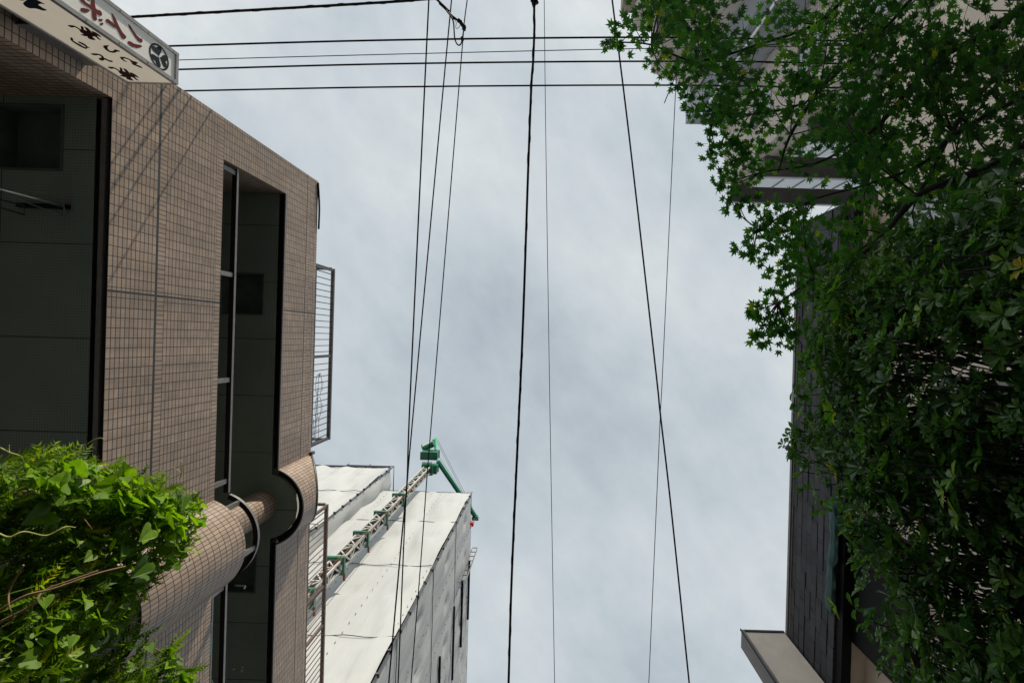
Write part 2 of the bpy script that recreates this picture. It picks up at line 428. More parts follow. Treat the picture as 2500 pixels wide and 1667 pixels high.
# column inside the rounded bay
def ring_col(name, R, h0, h1, mat):
    m = MB(); n = 40
    for i in range(n):
        t0, t1 = 2*pi*i/n, 2*pi*(i+1)/n
        pts = [(XC-.06+R*cos(t0), YC+R*sin(t0), h0), (XC-.06+R*cos(t1), YC+R*sin(t1), h0), (XC-.06+R*cos(t1), YC+R*sin(t1), h1), (XC-.06+R*cos(t0), YC+R*sin(t0), h1)]
        m.face(pts, uv=[(h0, R*t0), (h0, R*t1), (h1, R*t1), (h1, R*t0)], smooth=True)
    return m.build(name, mat, bld)
ring_col('round_column', .24, 5.05, 7.55, 'tile')
# handrail over the lower parapet
hr = MB()
for a, b in ((YOPEN+.02, YB0), (YB1, YFAR)):
    hr.box(FX-.085, FX-.02, a, b, 6.395, 6.432); hr.box(FX-.083, FX-.024, a+.002, b-.002, 6.388, 6.3949, 1)  # black strip below paints in the shade under the rail
A, B = arc(RB-.02), arc(RB-.085)
for i in range(len(A)-1):
    for z, fl in ((6.39, 1), (6.432, 0)):
        q = [(A[i][0], A[i][1], z), (A[i+1][0], A[i+1][1], z), (B[i+1][0], B[i+1][1], z), (B[i][0], B[i][1], z)]
        hr.face(q[::-1] if fl else q, smooth=False, mi=fl)  # underside faces coloured black for shade
    for C in (A, B): hr.face([(C[i][0], C[i][1], 6.39), (C[i+1][0], C[i+1][1], 6.39), (C[i+1][0], C[i+1][1], 6.432), (C[i][0], C[i][1], 6.432)], smooth=True)
hr = hr.build('handrail', ['grey_metal', 'black'], bld)
for y in (-2.14, -.76, .66, 2.03, 3.47, 4.9, 6.3):
    t = MB(); t.box(FX-.075, FX-.035, y-.03, y+.03, 6.06, 6.392); t.build('bracket', 'grey_metal', hr)
for t_ in (-.95, .22):
    x, y = XC+(RB-.055)*cos(t_), YC+(RB-.055)*sin(t_)
    t = MB(); t.box(x-.02, x+.02, y-.03, y+.03, 6.06, 6.392); t.build('bracket', 'grey_metal', hr)
# roof railings
def railing(y0, y1, mat, posts, label):
    r = MB(); X = FX-.03
    r.box(X-.03, X+.03, y0, y1, 9.26, 9.31)
    r.box(X-.012, X+.012, y0+.05, y1-.05, 8.60, 8.625)
    rr = r.build('roof_railing', mat, bld); rr['label'] = label
    for y in posts:
        t = MB(); t.box(X-.022, X+.022, y-.025, y+.025, 8.4, 9.262); t.build('rail_post', mat, rr)
    n = int((y1-y0)/.115)
    for i in range(1, n):
        y = y0+(y1-y0)*i/n
        if any(abs(y-q) < .05 for q in posts): continue
        t = MB(); t.box(X-.007, X+.007, y-.007, y+.007, 8.4, 9.262); t.build('baluster', mat, rr)
    for y, s in ((y0, 1), (y1, -1)):              # short return towards the roof at each end
        t = MB(); t.box(X-.9, X-.03, y-.025, y+.025, 9.262, 9.308)
        for k in range(1, 6): t.box(X-.15*k-.007, X-.15*k+.007, y-.007, y+.007, 8.4, 9.262)
        t.build('return_rail', mat, rr)
railing(-1.28, 2.08, 'rail', (-1.25, .43, 2.05), 'dark grey roof railing')
railing(3.36, 7.6, 'rusty_rail', (3.39, 4.95, 5.72, 7.2), 'rusty brown roof railing')
# cable clipped to the top corner
m = MB(); m.tube(spline([(FX+.012, -2.72, 8.52), (FX+.02, -2.3, 8.57), (FX+.015, -1.9, 8.58)], 6), .018, 6); m.build('corner_cable', 'wire', bld)

# fold-down laundry bracket under the first soffit
lb = thing('laundry_bracket', P(90, 490, 4.54)+Vector((0, 0, EYE)), 'folding steel laundry arms hung under the lower balcony ceiling', 'laundry rack')
def z5(x, y): return (x/4.357, 200+y/4.357)
def pl(m, pts, hs, r):
    m.tube([P(*z5(x, y), h) for (x, y), h in zip(pts, hs)], r, 8)
m = MB(); pl(m, [(-300, 1065), (200, 1195), (670, 1320)], (3.95, 4.25, 4.50), .013); m.build('pole', 'steel', lb)
m = MB(); pl(m, [(70, 1130), (450, 1185), (680, 1225), (684, 1420), (640, 1420), (90, 1210), (70, 1195), (70, 1130)], (4.2, 4.38, 4.5, 4.5, 4.5, 4.22, 4.2, 4.2), .006); m.build('arm_loop', 'grey_metal', lb)
m = MB(); pl(m, [(-150, 1215), (262, 1318), (262, 1415), (-150, 1290)], (4.3, 4.5, 4.5, 4.3), .007); m.build('arm_loop', 'sealant', lb)
m = MB(); m.bar(P(*z5(190, 1312), 4.53), P(*z5(730, 1330), 4.53), .04, .04); m.build('base_plate', 'black', lb)

# laundry on the upper balcony, low in the photo
lp = MB(); lp.tube([(-4.78, 3.2, 6.8), (-4.78, 7.5, 6.8)], .013, 8)
tag(lp.build('laundry_pole', 'white_plastic'), 'thin white laundry pole behind the upper balcony handrail', 'pole')
def cloth(name, y0, y1, drop, mat, label, cat, skew=0.0):
    m = MB(); n = 10
    for side in (-1, 1):
        for i in range(n):
            for k in range(n):
                def pt(a, b):
                    y = y0+(y1-y0)*a; w = .02*sin(a*9+b*2)*b
                    return (-4.78+side*(.016+.03*b)*min(1, b*8)+w, y+skew*b, 6.815-drop*b*(1 if side > 0 else .8))
                q = [pt(i/n, k/n), pt((i+1)/n, k/n), pt((i+1)/n, (k+1)/n), pt(i/n, (k+1)/n)]
                m.face(q if side > 0 else q[::-1], smooth=True)
    o = m.build(name, mat); weld(o)
    return tag(o, label, cat)
cloth('hanging_cloth', 3.98, 4.16, .55, 'navy_cloth', 'navy cloth draped over the laundry pole, beside the teal towel', 'laundry')
cloth('hanging_cloth', 4.17, 4.30, .42, 'grey_cloth', 'narrow lilac grey cloth between navy cloth and teal towel', 'laundry', .06)
cloth('hanging_towel', 4.33, 4.66, .60, 'teal_cloth', 'teal towel hanging on the balcony laundry pole', 'towel')
cloth('hanging_shirt', 5.35, 5.9, .70, 'navy_cloth', 'dark blue shirt at the lower end of the laundry pole', 'laundry')
hg = MB()
ring = [(-4.78+.13*cos(t*pi/10), 4.98+.0*t, 6.78-.13+.13*sin(t*pi/10)) for t in range(21)]
hg.tube([(x, 4.98+.12*cos(i*pi/10), z) for i, (x, y, z) in enumerate(ring)], .005, 6)
hg.box(-4.83, -4.77, 5.02, 5.16, 6.5, 6.66)
tag(hg.build('round_hanger', 'white_plastic'), 'white round peg hanger on the laundry pole above blue shirt', 'hanger')
hk = MB(); hk.tube(spline([P(575, 1428, 7.5), P(590, 1429, 7.3), P(598, 1430, 7.2), P(596, 1436, 7.15)], 4), .012, 8)
tag(hk.build('ceiling_hook', 'white_plastic'), 'small pale hook under the upper balcony ceiling near the rounded bay', 'hook')
for (u, v, nm) in ((568, 1628, 0), (588, 1632, 1)):
    t = MB(); c = P(u, v, 7.5); t.tube([c+Vector((0, 0, .05)), c, c+Vector((.03, .02, -.04)), c+Vector((.05, 0, -.02))], .008, 6)
    tag(t.build('ceiling_hook', 'steel'), ('steel ceiling hook over the blue shirt, nearer the handrail', 'steel ceiling hook over the blue shirt, nearer the parapet face')[nm], 'hook')
# wire rack behind the roof railing
m = MB()
def wloop(cy, dy, ch, dh, x):
    return [(x, cy+dy*cos(t*pi/12)*(1.15 if abs(cos(t*pi/12)) < .9 else 1), ch+dh*sin(t*pi/12)) for t in range(25)]
for k, cy in enumerate((.98, 1.42)):
    m.tube(wloop(cy, .2, 9.02, .12, -4.42), .004, 5); m.tube([(-4.42, cy-.2, 9.0), (-4.42, cy+.2, 9.0)], .004, 5)
    m.tube([(-4.42, cy-.05, 8.9), (-4.42, cy-.05, 9.18), (-4.42, cy+.12, 9.18), (-4.42, cy+.12, 8.9)], .004, 5)
for yy in (1.68, 1.85, 2.0): m.tube([(-4.42, yy, 8.6), (-4.42, yy, 9.12)], .004, 5)
for zz in (8.86, 8.96, 9.06): m.tube([(-4.42, 1.6, zz), (-4.42, 2.05, zz)], .004, 5)
m.tube([(-4.42, .76, 9.06), (-4.42, .8, 9.03), (-4.42, .84, 9.06)], .009, 6)
m.tube([(-4.42, 1.0, 9.0), (-4.42, 2.0, 8.9), (-4.42, 2.0, 8.4)], .005, 5)
tag(m.build('wire_rack', 'sealant'), 'thin looped wire drying rack behind the grey roof railing', 'rack')

# ------------------------------------------------------------------ box sign
SXF, SXB, SYF, SYB, STOP, SBOT = -3.69, -4.17, -2.37, -2.67, 4.565, 1.9
sign = thing('box_sign', (-3.93, -2.52, STOP+EYE-1.3), 'white upright box sign with red lettering and a round clover crest', 'sign')
m = MB(); m.box(SXB+.01, SXF-.012, SYB+.01, SYF-.012, SBOT, STOP-.02); m.build('box', 'sealant', sign)
m = MB(); m.box(SXF-.012, SXF-.006, SYB+.025, SYF-.025, SBOT, STOP-.03); m.build('street_face', 'sign_white', sign)
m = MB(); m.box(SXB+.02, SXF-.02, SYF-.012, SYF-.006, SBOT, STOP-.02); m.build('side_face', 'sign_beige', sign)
m = MB()
m.box(SXF-.022, SXF+.012, SYF-.03, SYF+.004, SBOT, STOP); m.box(SXF-.02, SXF+.012, SYB, SYB+.03, SBOT, STOP)
m.box(SXB, SXB+.025, SYF-.02, SYF+.004, SBOT, STOP); m.box(SXB, SXB+.025, SYB, SYB+.03, SBOT, STOP)
m.box(SXF-.02, SXF+.012, SYB+.03, SYF-.03, STOP-.03, STOP-.001); m.box(SXB+.025, SXF-.022, SYF-.02, SYF+.003, STOP-.016, STOP-.001)
m.box(SXB+.025, SXF-.022, SYB, SYF-.02, STOP-.014, STOP-.002)
for k in range(5):
    for yy in (SYF-.014, SYB+.014):
        m.tube([(SXF+.012, yy, STOP-.06-.28*k), (SXF+.016, yy, STOP-.06-.28*k)], .006, 8)
fr = m.build('sign_frame', 'sign_frame', sign)
m = MB(); m.box(FX+.001, SXB, -2.5, -2.46, 3.0, 4.2); m.box(FX+.001, SXB, -2.38, -2.372, 3.72, 4.28); m.build('wall_bracket', 'grey_metal', sign)

def zA(x, y): return (180+x/8.711, y/8.711)
def zB(x, y): return (x/11.76, y/11.76)
def zC(x, y): return (140+x/11.2, 50+y/11.2)
red = [[(1155,525),(1180,535),(1260,650),(1340,760),(1400,815),(1440,835),(1462,860),(1450,905),(1420,912),(1370,885),(1310,810),(1240,700),(1180,600)],
 [(1145,900),(1165,880),(1200,885),(1270,930),(1340,950),(1410,960),(1450,985),(1435,1010),(1340,1030),(1240,1005),(1180,965),(1150,930)],
 [(800,290),(825,300),(900,430),(950,550),(1030,690),(1110,780),(1112,810),(1070,845),(1020,815),(970,720),(920,620),(880,540),(840,430)],
 [(680,440),(700,410),(735,415),(790,460),(860,520),(905,560),(915,612),(850,590),(770,530),(700,480)],
 [(525,430),(540,405),(610,415),(605,455),(570,465),(540,455)], [(550,520),(580,490),(625,490),(625,520),(595,550),(565,540)],
 [(145,215),(155,180),(200,175),(280,195),(335,230),(320,255),(260,280),(190,270),(150,240)],
 [(110,-60),(135,0),(160,50),(230,110),(340,180),(390,230),(395,360),(420,430),(455,450),(490,430),(475,300),(500,310),(555,345),(585,345),(598,310),(585,260),(550,225),(500,215),(460,180),(445,90),(440,0),(430,-60),(375,-60),(370,0),(365,125),(250,50),(215,0),(190,-60)],
 [(260,-30),(280,0),(310,25),(345,30),(330,0),(310,-30)]]
for i, g in enumerate(red):
    m = MB(); xx = SXF-.006+.0004*(i % 4)
    m.plate([PX(*zA(x, y), xx) for x, y in g], (1, 0, 0), .003); m.build('red_stroke', 'sign_red', sign)
kan = [(285,135),(340,135),(430,140),(500,165),(560,195),(620,240),(650,260),(640,150),(700,175),(725,220),(720,255),(820,300),(800,270),(735,175),(830,210),(890,270),(930,320),(985,352),(930,290),(1040,330),(1120,380),(1170,420),(1205,465),(1120,425),(1080,410),(1110,460),(1150,500),(1205,540),(1120,515),(1050,450),(980,430),(960,460),(1000,490),(1045,540),(960,530),(870,500),(830,470),(830,440),(760,430),(690,410),(640,390),(700,385),(720,370),(650,330),(615,290),(600,255),(540,210),(470,180),(400,195),(330,170)]
dark = [kan, [(1375+(x-285)*.93, 1270+(y-135)*.93) for x, y in kan],
 [(1250,720),(1290,685),(1350,690),(1410,680),(1385,715),(1365,740),(1385,790),(1440,840),(1500,845),(1540,830),(1570,795),(1630,810),(1690,830),(1715,855),(1640,850),(1580,880),(1520,885),(1420,865),(1320,800)],
 [(915,910),(990,905),(1080,910),(1170,930),(1230,965),(1265,1000),(1280,1030),(1340,1050),(1400,1085),(1460,1100),(1510,1110),(1515,1130),(1480,1140),(1420,1125),(1350,1090),(1295,1065),(1280,1090),(1220,1100),(1160,1080),(1130,1050),(1140,1030),(1190,1035),(1210,1005),(1180,970),(1120,945),(1050,955),(970,945),(930,925)],
 [(355,490),(370,472),(405,475),(430,510),(440,560),(520,610),(620,660),(700,710),(770,745),(790,735),(740,690),(660,645),(590,610),(565,575),(620,590),(700,625),(770,665),(820,715),(885,755),(820,745),(810,770),(780,780),(700,750),(600,700),(500,640),(400,570),(360,530)],
 [(1715,1020),(1740,1000),(1820,1005),(1920,1035),(2000,1075),(2070,1115),(2150,1135),(2200,1165),(2180,1185),(2130,1195),(2200,1225),(2300,1270),(2330,1310),(2240,1280),(2160,1245),(2080,1215),(2035,1185),(2055,1165),(2000,1135),(2010,1110),(1930,1060),(1850,1040),(1790,1045),(1820,1080),(1910,1140),(1830,1115),(1760,1070)]]
for g in dark:
    m = MB(); m.plate([PY(*zC(x, y), SYF-.006) for x, y in g], (0, 1, 0), .003); m.build('dark_character', 'sign_dark', sign)
for g in ([(740,-60),(780,0),(720,40),(660,100),(690,150),(760,200),(850,240),(1000,240),(1090,260),(1180,290),(1270,310),(1350,290),(1290,265),(1220,230),(1130,170),(1085,130),(1180,105),(1280,120),(1150,50),(1050,0),(1000,-60)], [(480,-20),(600,12),(680,15),(700,0),(690,-20)]):
    m = MB(); m.plate([PY(*zB(x, y), SYF-.006) for x, y in g], (0, 1, 0), .003); m.build('navy_stroke', 'sign_navy', sign)
# crest: ring and three heart leaves
cc = PX(*zA(1815, 1220), SXF-.006); RC = .109
m = MB(); n = 48
for i in range(n):
    a, b = 2*pi*i/n, 2*pi*(i+1)/n
    def rp(r, t, d): return (cc.x+d, cc.y+r*cos(t), cc.z+r*sin(t))
    m.face([rp(RC, a, .003), rp(RC, b, .003), rp(RC*.86, b, .003), rp(RC*.86, a, .003)][::1])
    m.face([rp(RC, a, 0), rp(RC, b, 0), rp(RC, b, .003), rp(RC, a, .003)]); m.face([rp(RC*.86, a, 0), rp(RC*.86, a, .003), rp(RC*.86, b, .003), rp(RC*.86, b, 0)])
a0 = math.atan2(-.023, -.043)
for k in range(3):
    th = a0+2*pi*k/3
    hp = []
    for i in range(32):
        t = 2*pi*i/32
        hx = 16*sin(t)**3; hy = 13*cos(t)-5*cos(2*t)-2*cos(3*t)-cos(4*t)
        r_, w_ = (hy+17)/30*.084+.004, hx/16*.058
        hp.append(Vector((cc.x, cc.y+r_*cos(th)-w_*sin(th), cc.z+r_*sin(th)+w_*cos(th))))
    m.plate(hp, (1, 0, 0), .003)
m.build('round_crest', 'sign_navy', sign)

# ------------------------------------------------------------------ sheeted scaffold building
SH = 26.0
def sheet_wall(m, a, ua, L, n, h0, h1, ph, pw, seed):
    # a = corner (x,y); ua = unit dir; n = outward normal ; sheets ph tall, pw wide, tied along their edges
    nu, nv = int(L/.22), int((h1-h0)/.30)
    def pt(i, k):
        s, h = L*i/nu, h0+(h1-h0)*k/nv
        fs, fh = (s/pw) % 1, ((h1-h)/ph) % 1
        bel = (sin(pi*fs)**.7)*(sin(pi*fh)**.6)
        w = noise.noise(Vector((s*.9+seed, h*.16, seed)))*.20 + noise.noise(Vector((s*2.6, h*.35, seed+9)))*.09
        w += noise.noise(Vector(((s+h*.35)*1.6, (h-s*.5)*.3, seed+3)))*.14
        d = 0.03 + (.10*bel + w*(.35+.65*bel))*ELASTIC[0]
        for (ds, dh) in ((.5, .42),):
            r2 = ((fs-ds)*pw)**2*6 + ((fh-dh)*ph)**2*3
            d -= .20*math.exp(-r2*5)
        return (a[0]+ua[0]*s+n[0]*d, a[1]+ua[1]*s+n[1]*d, h)
    for i in range(nu):
        for k in range(nv):
            q = [pt(i, k), pt(i+1, k), pt(i+1, k+1), pt(i, k+1)]
            m.face(q, uv=[(0, 0)]*4, smooth=True)
    # weld
ELASTIC = [1.0]
sc = thing('scaffolded_building', (-8, 14, 0), 'tall building wrapped in white scaffold sheets, green crane on its front', 'building')
CX, CY = -4.2, 8.6
m = MB(); sheet_wall(m, (-13.0, CY), (1, 0), 13.0+CX, (0, -1), -1.6, SH, 4.2, 1.45, 1.0); o = m.build('front_sheet', 'sheet', sc); weld(o)
m = MB(); ELASTIC[0] = 0.36
sheet_wall(m, (CX, CY), (0, 1), 16.0, (1, 0), -1.6, SH, 4.2, 1.8, 5.0); o = m.build('street_sheet', 'sheet', sc); weld(o)
ELASTIC[0] = 1.0
m = MB(); m.box(-13, CX-.3, CY+.35, CY+16, -1.6, SH-.4); m.build('core', 'slab', sc)
# laced seams and eyelets
m = MB()
for k in range(0, 7):
    h = SH-4.2*k
    pts = [(-13+ (13+CX)*i/30, CY-.055-.02*sin(i*1.3), h-.04*sin(pi*((i/30*(13+CX)/1.45) % 1))) for i in range(31)]
    m.tube(pts, .012, 5); m.tube([(CX+.06, CY+16*i/30, h+.03*sin(i*2.1)) for i in range(31)], .012, 5)
m.build('lacing', 'sealant', sc)
m = MB()
for i in range(1, 7):
    x = -13+1.45*i
    hh = 2.0
    while hh < SH-.2:
        m.box(x-.008, x+.008, CY-.075, CY-.045, hh, hh+.05); hh += .46
for i in range(1, 9):
    y = CY+1.8*i; hh = 2.0
    while hh < SH-.2:
        m.box(CX+.045, CX+.075, y-.012, y+.012, hh, hh+.09); hh += .6
m.build('eyelet_ties', 'grey_metal', sc)
m = MB(); m.tube([(CX+.07, CY-.07, -1.6), (CX+.07, CY-.07, SH+.1)], .03, 8)
hh = 1.0
while hh < SH: m.box(CX+.02, CX+.13, CY-.13, CY-.02, hh, hh+.06); hh += .9
m.build('corner_pole', 'rail', sc)
for (u, v0, v1) in ((1074, 1602, 1760), (1109, 1480, 1647), (1129, 1418, 1568), (1146, 1368, 1502)):
    a = PX(u, v0, CX+.12); b = PX(u-(v1-v0)*.01, v1, CX+.12)
    t = MB(); t.tube([(a.x, a.y, a.z), (a.x, b.y, a.z)], .05 if u < 1120 else .06, 8); t.build('scaffold_pipe', 'black', sc)
m = MB(); a = PX(1150, 1345, CX+.2)
for dx in (0, .28): m.tube([(a.x+dx, a.y, 22.2), (a.x+dx, a.y, SH-.3)], .03, 6)
for k in range(8): m.tube([(a.x, a.y, 22.4+.5*k), (a.x+.28, a.y, 22.4+.5*k)], .025, 6)
m.build('ladder', 'grey_metal', sc)
# second, taller block behind on the left
s2 = thing('scaffolded_tower', (-12, 10, 0), 'taller narrow block in white sheets behind the crane mast, railing on top', 'building')
H2, X2, Y2 = 27.4, -9.15, 7.75
m = MB(); sheet_wall(m, (-17.0, Y2), (1, 0), 17.0+X2, (0, -1), -1.6, H2, 4.2, 1.5, 21.0); o = m.build('front_sheet', 'sheet', s2); weld(o)
m = MB(); sheet_wall(m, (X2, Y2), (0, 1), 5.0, (1, 0), -1.6, H2, 4.2, 1.7, 31.0); o = m.build('side_sheet', 'sheet', s2); weld(o)
m = MB(); m.box(-17, X2-.3, Y2+.3, Y2+5, -1.6, H2-.4); m.build('core', 'slab', s2)
m = MB()
for k in range(7):
    h = H2-4.2*k
    m.tube([(-17+(17+X2)*i/24, Y2-.06-.03*sin(i*1.7), h) for i in range(25)], .013, 5)
m.tube([(X2+.06, Y2-.06, -1.6), (X2+.06, Y2-.06, H2)], .025, 6)
hh = 1.0
while hh < H2: m.box(X2+.02, X2+.12, Y2-.12, Y2-.02, hh, hh+.07); hh += .8
m.build('lacing', 'sealant', s2)
m = MB()
m.tube([(-11.9, Y2, H2+.55), (X2+.05, Y2, H2+.55), (X2+.05, Y2+1.6, H2+.55)], .03, 6)
for x in (-11.9, -10.6, X2+.05): m.tube([(x, Y2, H2-.3), (x, Y2, H2+.85 if x < -10 else H2+.57)], .025, 6)
m.tube([(X2+.05, Y2+1.6, H2-.3), (X2+.05, Y2+1.6, H2+.57)], .025, 6)
m.tube([(-17, Y2-.05, H2+.05), (-14, Y2-.1, H2-.08), (-11, Y2-.08, H2+.04), (X2, Y2-.08, H2+.03)], .05, 6)
m.build('top_railing', 'sealant', s2)

# ------------------------------------------------------------------ climbing crane
crane = thing('climbing_crane', (-7.1, 7.3, 0), 'green topped climbing crane with white lattice mast on the scaffold front', 'crane')
CMX, CMY = -7.0, 7.75
mast = MB(); W = .17; TOPH = 27.4
cs = [(CMX+sx*W, CMY+sy*W) for sx, sy in ((-1, -1), (1, -1), (1, 1), (-1, 1))]
for (x, y) in cs: mast.bar((x, y, -1.6), (x, y, TOPH), .065, .065, (0, 1, 0))
h = 1.0; k = 0
while h < TOPH-.42:
    for i in range(4):
        (x0, y0), (x1, y1) = cs[i], cs[(i+1) % 4]
        mast.bar((x0, y0, h), (x1, y1, h+.42) if (k+i) % 2 else (x1, y1, h+.0), .05, .05)
        mast.bar((x1, y1, h) if not (k+i) % 2 else (x0, y0, h+.42), (x0, y0, h+.42) if not (k+i) % 2 else (x1, y1, h+.42), .045, .045)
    h += .42; k += 1
mm_ = mast.build('lattice_mast', 'mast_white', crane)
t = MB(); t.box(CMX-.125, CMX+.125, CMY-.125, CMY+.125, -1.6, TOPH-.1); t.build('mast_shade', 'black', mm_)  # added black box standing in for the shade inside the lattice
for h in (22.3, 20.0, 17.9, 15.8, 13.8):
    t = MB(); w = .265
    for s in (-1, 1):
        t.box(CMX+s*w-.035, CMX+s*w+.035, CMY-w-.035, CMY+w+.035, h-.055, h+.055)
        t.box(CMX-w+.036, CMX+w-.036, CMY+s*w-.035, CMY+s*w+.035, h-.05, h+.05)
    c = t.build('wall_collar', 'green', crane)
    t = MB(); t.bar((CMX+w+.02, CMY+w, h), (CMX+w+.05, CMY+w+.22, h-.05), .06, .06); t.build('tie_bar', 'rust', c)
T = TOPH
t = MB()
t.box(CMX-.32, CMX+.32, CMY-.32, CMY+.32, T, T+.28); t.box(CMX-.12, CMX+.5, CMY-.2, CMY+.25, T+.28, T+.75)
for i in range(6): t.tube([(CMX-.3+.1*i, CMY-.38, T+.1), (CMX-.3+.1*i, CMY-.38, T+.3)], .03, 6)
t.build('slewing_ring', 'green', crane)
def crate(c, sx, sy, sz, nm, mat='green'):
    t = MB(); t.box(c[0]-sx, c[0]+sx, c[1]-sy, c[1]+sy, c[2]-sz, c[2]+sz)
    for k in (-1, 1): t.box(c[0]-sx-.02, c[0]+sx+.02, c[1]-sy-.02, c[1]+sy+.02, c[2]+k*sz-.03, c[2]+k*sz+.03)
    return t.build(nm, mat, crane)
c1 = P(1050, 1110, 29.0); crate(c1, .50, .22, .3, 'machine_deck')
c2 = P(1056, 1144, 28.4); crate(c2, .30, .22, .25, 'counterweight')
t = MB(); a = P(1035, 1093, 29.6); b = P(1058, 1082, 29.6); t.tube([a, b], .22, 16); t.tube([a, a+(a-b)*.08], .25, 16); t.tube([b, b+(b-a)*.08], .25, 16); t.build('winch_drum', 'green', crane)
t = MB()
A1, A2, A3 = P(1064, 1100, 29.2), P(1064, 1072, 31.0), P(1042, 1084, 30.2)
t.bar(A1, A2, .14, .12); t.bar(A2, A3, .12, .1); t.bar(A3, P(1048, 1100, 29.2), .1, .1)
for i in range(3): t.tube([A2+(A3-A2)*(.1*i), A2+(A3-A2)*(.1*i)+Vector((0, -.12, .1))], .05, 6)
t.build('a_frame', 'green_light', crane)
J0, J1 = P(1068, 1126, 28.3), P(1161, 1262, 29.6)
t = MB(); t.bar(J0, J1, .16, .24); jb = t.build('jib', 'green', crane)
t = MB(); sd = (J1-J0).normalized(); t.bar(J0+Vector((.11, -.05, .06)), J1+Vector((.11, -.05, .06)), .03, .12); t.build('jib_flange', 'green_light', jb)
t = MB(); t.box(J1.x-.14, J1.x+.14, J1.y-.1, J1.y+.14, J1.z-.2, J1.z+.12); t.tube([J1+Vector((-.2, .05, -.1)), J1+Vector((.2, .05, -.1))], .12, 10); t.build('jib_head', 'green', jb)
t = MB()
t.tube([A2, J1], .010, 5); t.tube([A2+Vector((.1, 0, 0)), J1+Vector((.08, 0, .1))], .010, 5)
t.tube([P(1070, 1112, 29), J0.lerp(J1, .8)+Vector((.15, 0, .2))], .008, 5); t.build('pendant_rope', 'grey_metal', crane)
HK = P(1150, 1281, 27.6)
t = MB(); t.tube([J1, HK+Vector((0, 0, .3))], .008, 5); t.tube([J1+Vector((.15, 0, 0)), HK+Vector((.1, 0, .3))], .008, 5)
hb = t.build('hoist_rope', 'grey_metal', crane)
t = MB(); t.box(HK.x-.16, HK.x+.12, HK.y-.12, HK.y+.1, HK.z, HK.z+.3); t.tube(spline([HK, HK+Vector((0, .05, -.2)), HK+Vector((-.12, .12, -.35)), HK+Vector((-.2, .05, -.2))], 5), .045, 8); t.build('hook_block', 'red', crane)
t = MB(); t.tube([P(1040, 1160, 26.5), P(800, 1395, 14)], .012, 5); t.tube([P(1037, 1160, 26.5), P(790, 1398, 14)], .012, 5)
t.build('guide_rope', 'vine_stem', crane)

# ------------------------------------------------------------------ right-hand house with dark stone balcony
RX = 3.4
house = thing('stone_clad_house', (5.5, 2, 0), 'cream house with a dark stone clad balcony front behind the shrub', 'house')
m = MB()
def stone_face(pts, uvs): m.face(pts, uv=uvs)
pts = [(RX, 7.5, 5.5), (RX, -1.7, 5.5), (RX, -1.7, 6.5), (RX, 7.5, 6.5)]; m.face(pts, uv=[(p[1], p[2]) for p in pts])
pts = [(RX, -1.7, 5.5), (RX+2, -1.7, 5.5), (RX+2, -1.7, 6.5), (RX, -1.7, 6.5)]; m.face(pts, uv=[(p[0], p[2]) for p in pts])
m.box(RX+.002, RX+.2, -1.698, 7.5, 5.5, 6.498)
sb = m.build('stone_balcony_front', 'stone', house)
# proud stones, so the cladding is uneven
m = MB()
for r in range(8):
    for i in range(26):
        if random.random() < .55:
            y = -1.7+.37*(i+(.5 if r % 2 else 0)); y1 = min(y+.36, 7.5)
            if y1 > y+.05: m.box(RX-random.uniform(.003, .011), RX+.001, y+.004, y1, 5.5+.125*r+.004, 5.5+.125*r+.121)
m.build('raised_stone', 'stone', sb)
m = MB(); m.box(RX-.03, RX+.24, -1.74, 7.5, 6.5, 6.55); m.box(RX-.012, RX+.0, -1.72, 7.5, 6.47, 6.5); m.build('coping', 'grey_metal', sb)
m = MB(); m.box(RX+.02, RX+.13, -1.69, 7.5, 5.38, 5.499); m.build('drip_channel', 'black', sb)
WX = 3.72
m = MB(); m.box(WX, 9.0, -3.4, 7.5, -1.6, 5.42); m.box(WX+.3, 9, -3.4, 7.5, 5.42, 5.6)
m.face([(RX+.13, -1.69, 5.41), (RX+.13, 7.5, 5.41), (WX, 7.5, 5.41), (WX, -1.69, 5.41)])
m.build('wall', 'cream', house)
m = MB(); m.box(WX-.04, WX-.002, -1.5, -.55, 4.0, 4.97); w = m.build('window', 'shutter', house)
m = MB(); m.box(WX-.07, WX-.003, -1.56, -.49, 4.97, 5.02); m.box(WX-.07, WX-.003, -1.56, -1.5, 3.95, 4.97); m.box(WX-.07, WX-.003, -.55, -.49, 3.95, 4.97); m.build('window_frame', 'sealant', w)
m = MB(); m.box(RX+.135, WX-.001, 1.95, 3.35, 4.6, 5.40); m.build('shutter_box', 'black', house)
m = MB(); m.box(WX-.045, WX-.002, .3, 1.4, 2.4, 4.2); w = m.build('window', 'glass', house)
m = MB(); m.box(WX-.07, WX-.003, .24, .3, 2.35, 4.25); m.box(WX-.07, WX-.003, 1.4, 1.46, 2.35, 4.25); m.box(WX-.07, WX-.003, .3, 1.4, 4.2, 4.25); m.build('window_frame', 'grey_metal', w)
m = MB(); m.tube([(WX-.05, 1.6, -1.6), (WX-.05, 1.6, 5.35)], .035, 10)
for hh_ in (.5, 2.0, 3.5, 4.9): m.box(WX-.095, WX-.003, 1.58, 1.62, hh_, hh_+.03)
m.build('downpipe', 'grey_metal', house)
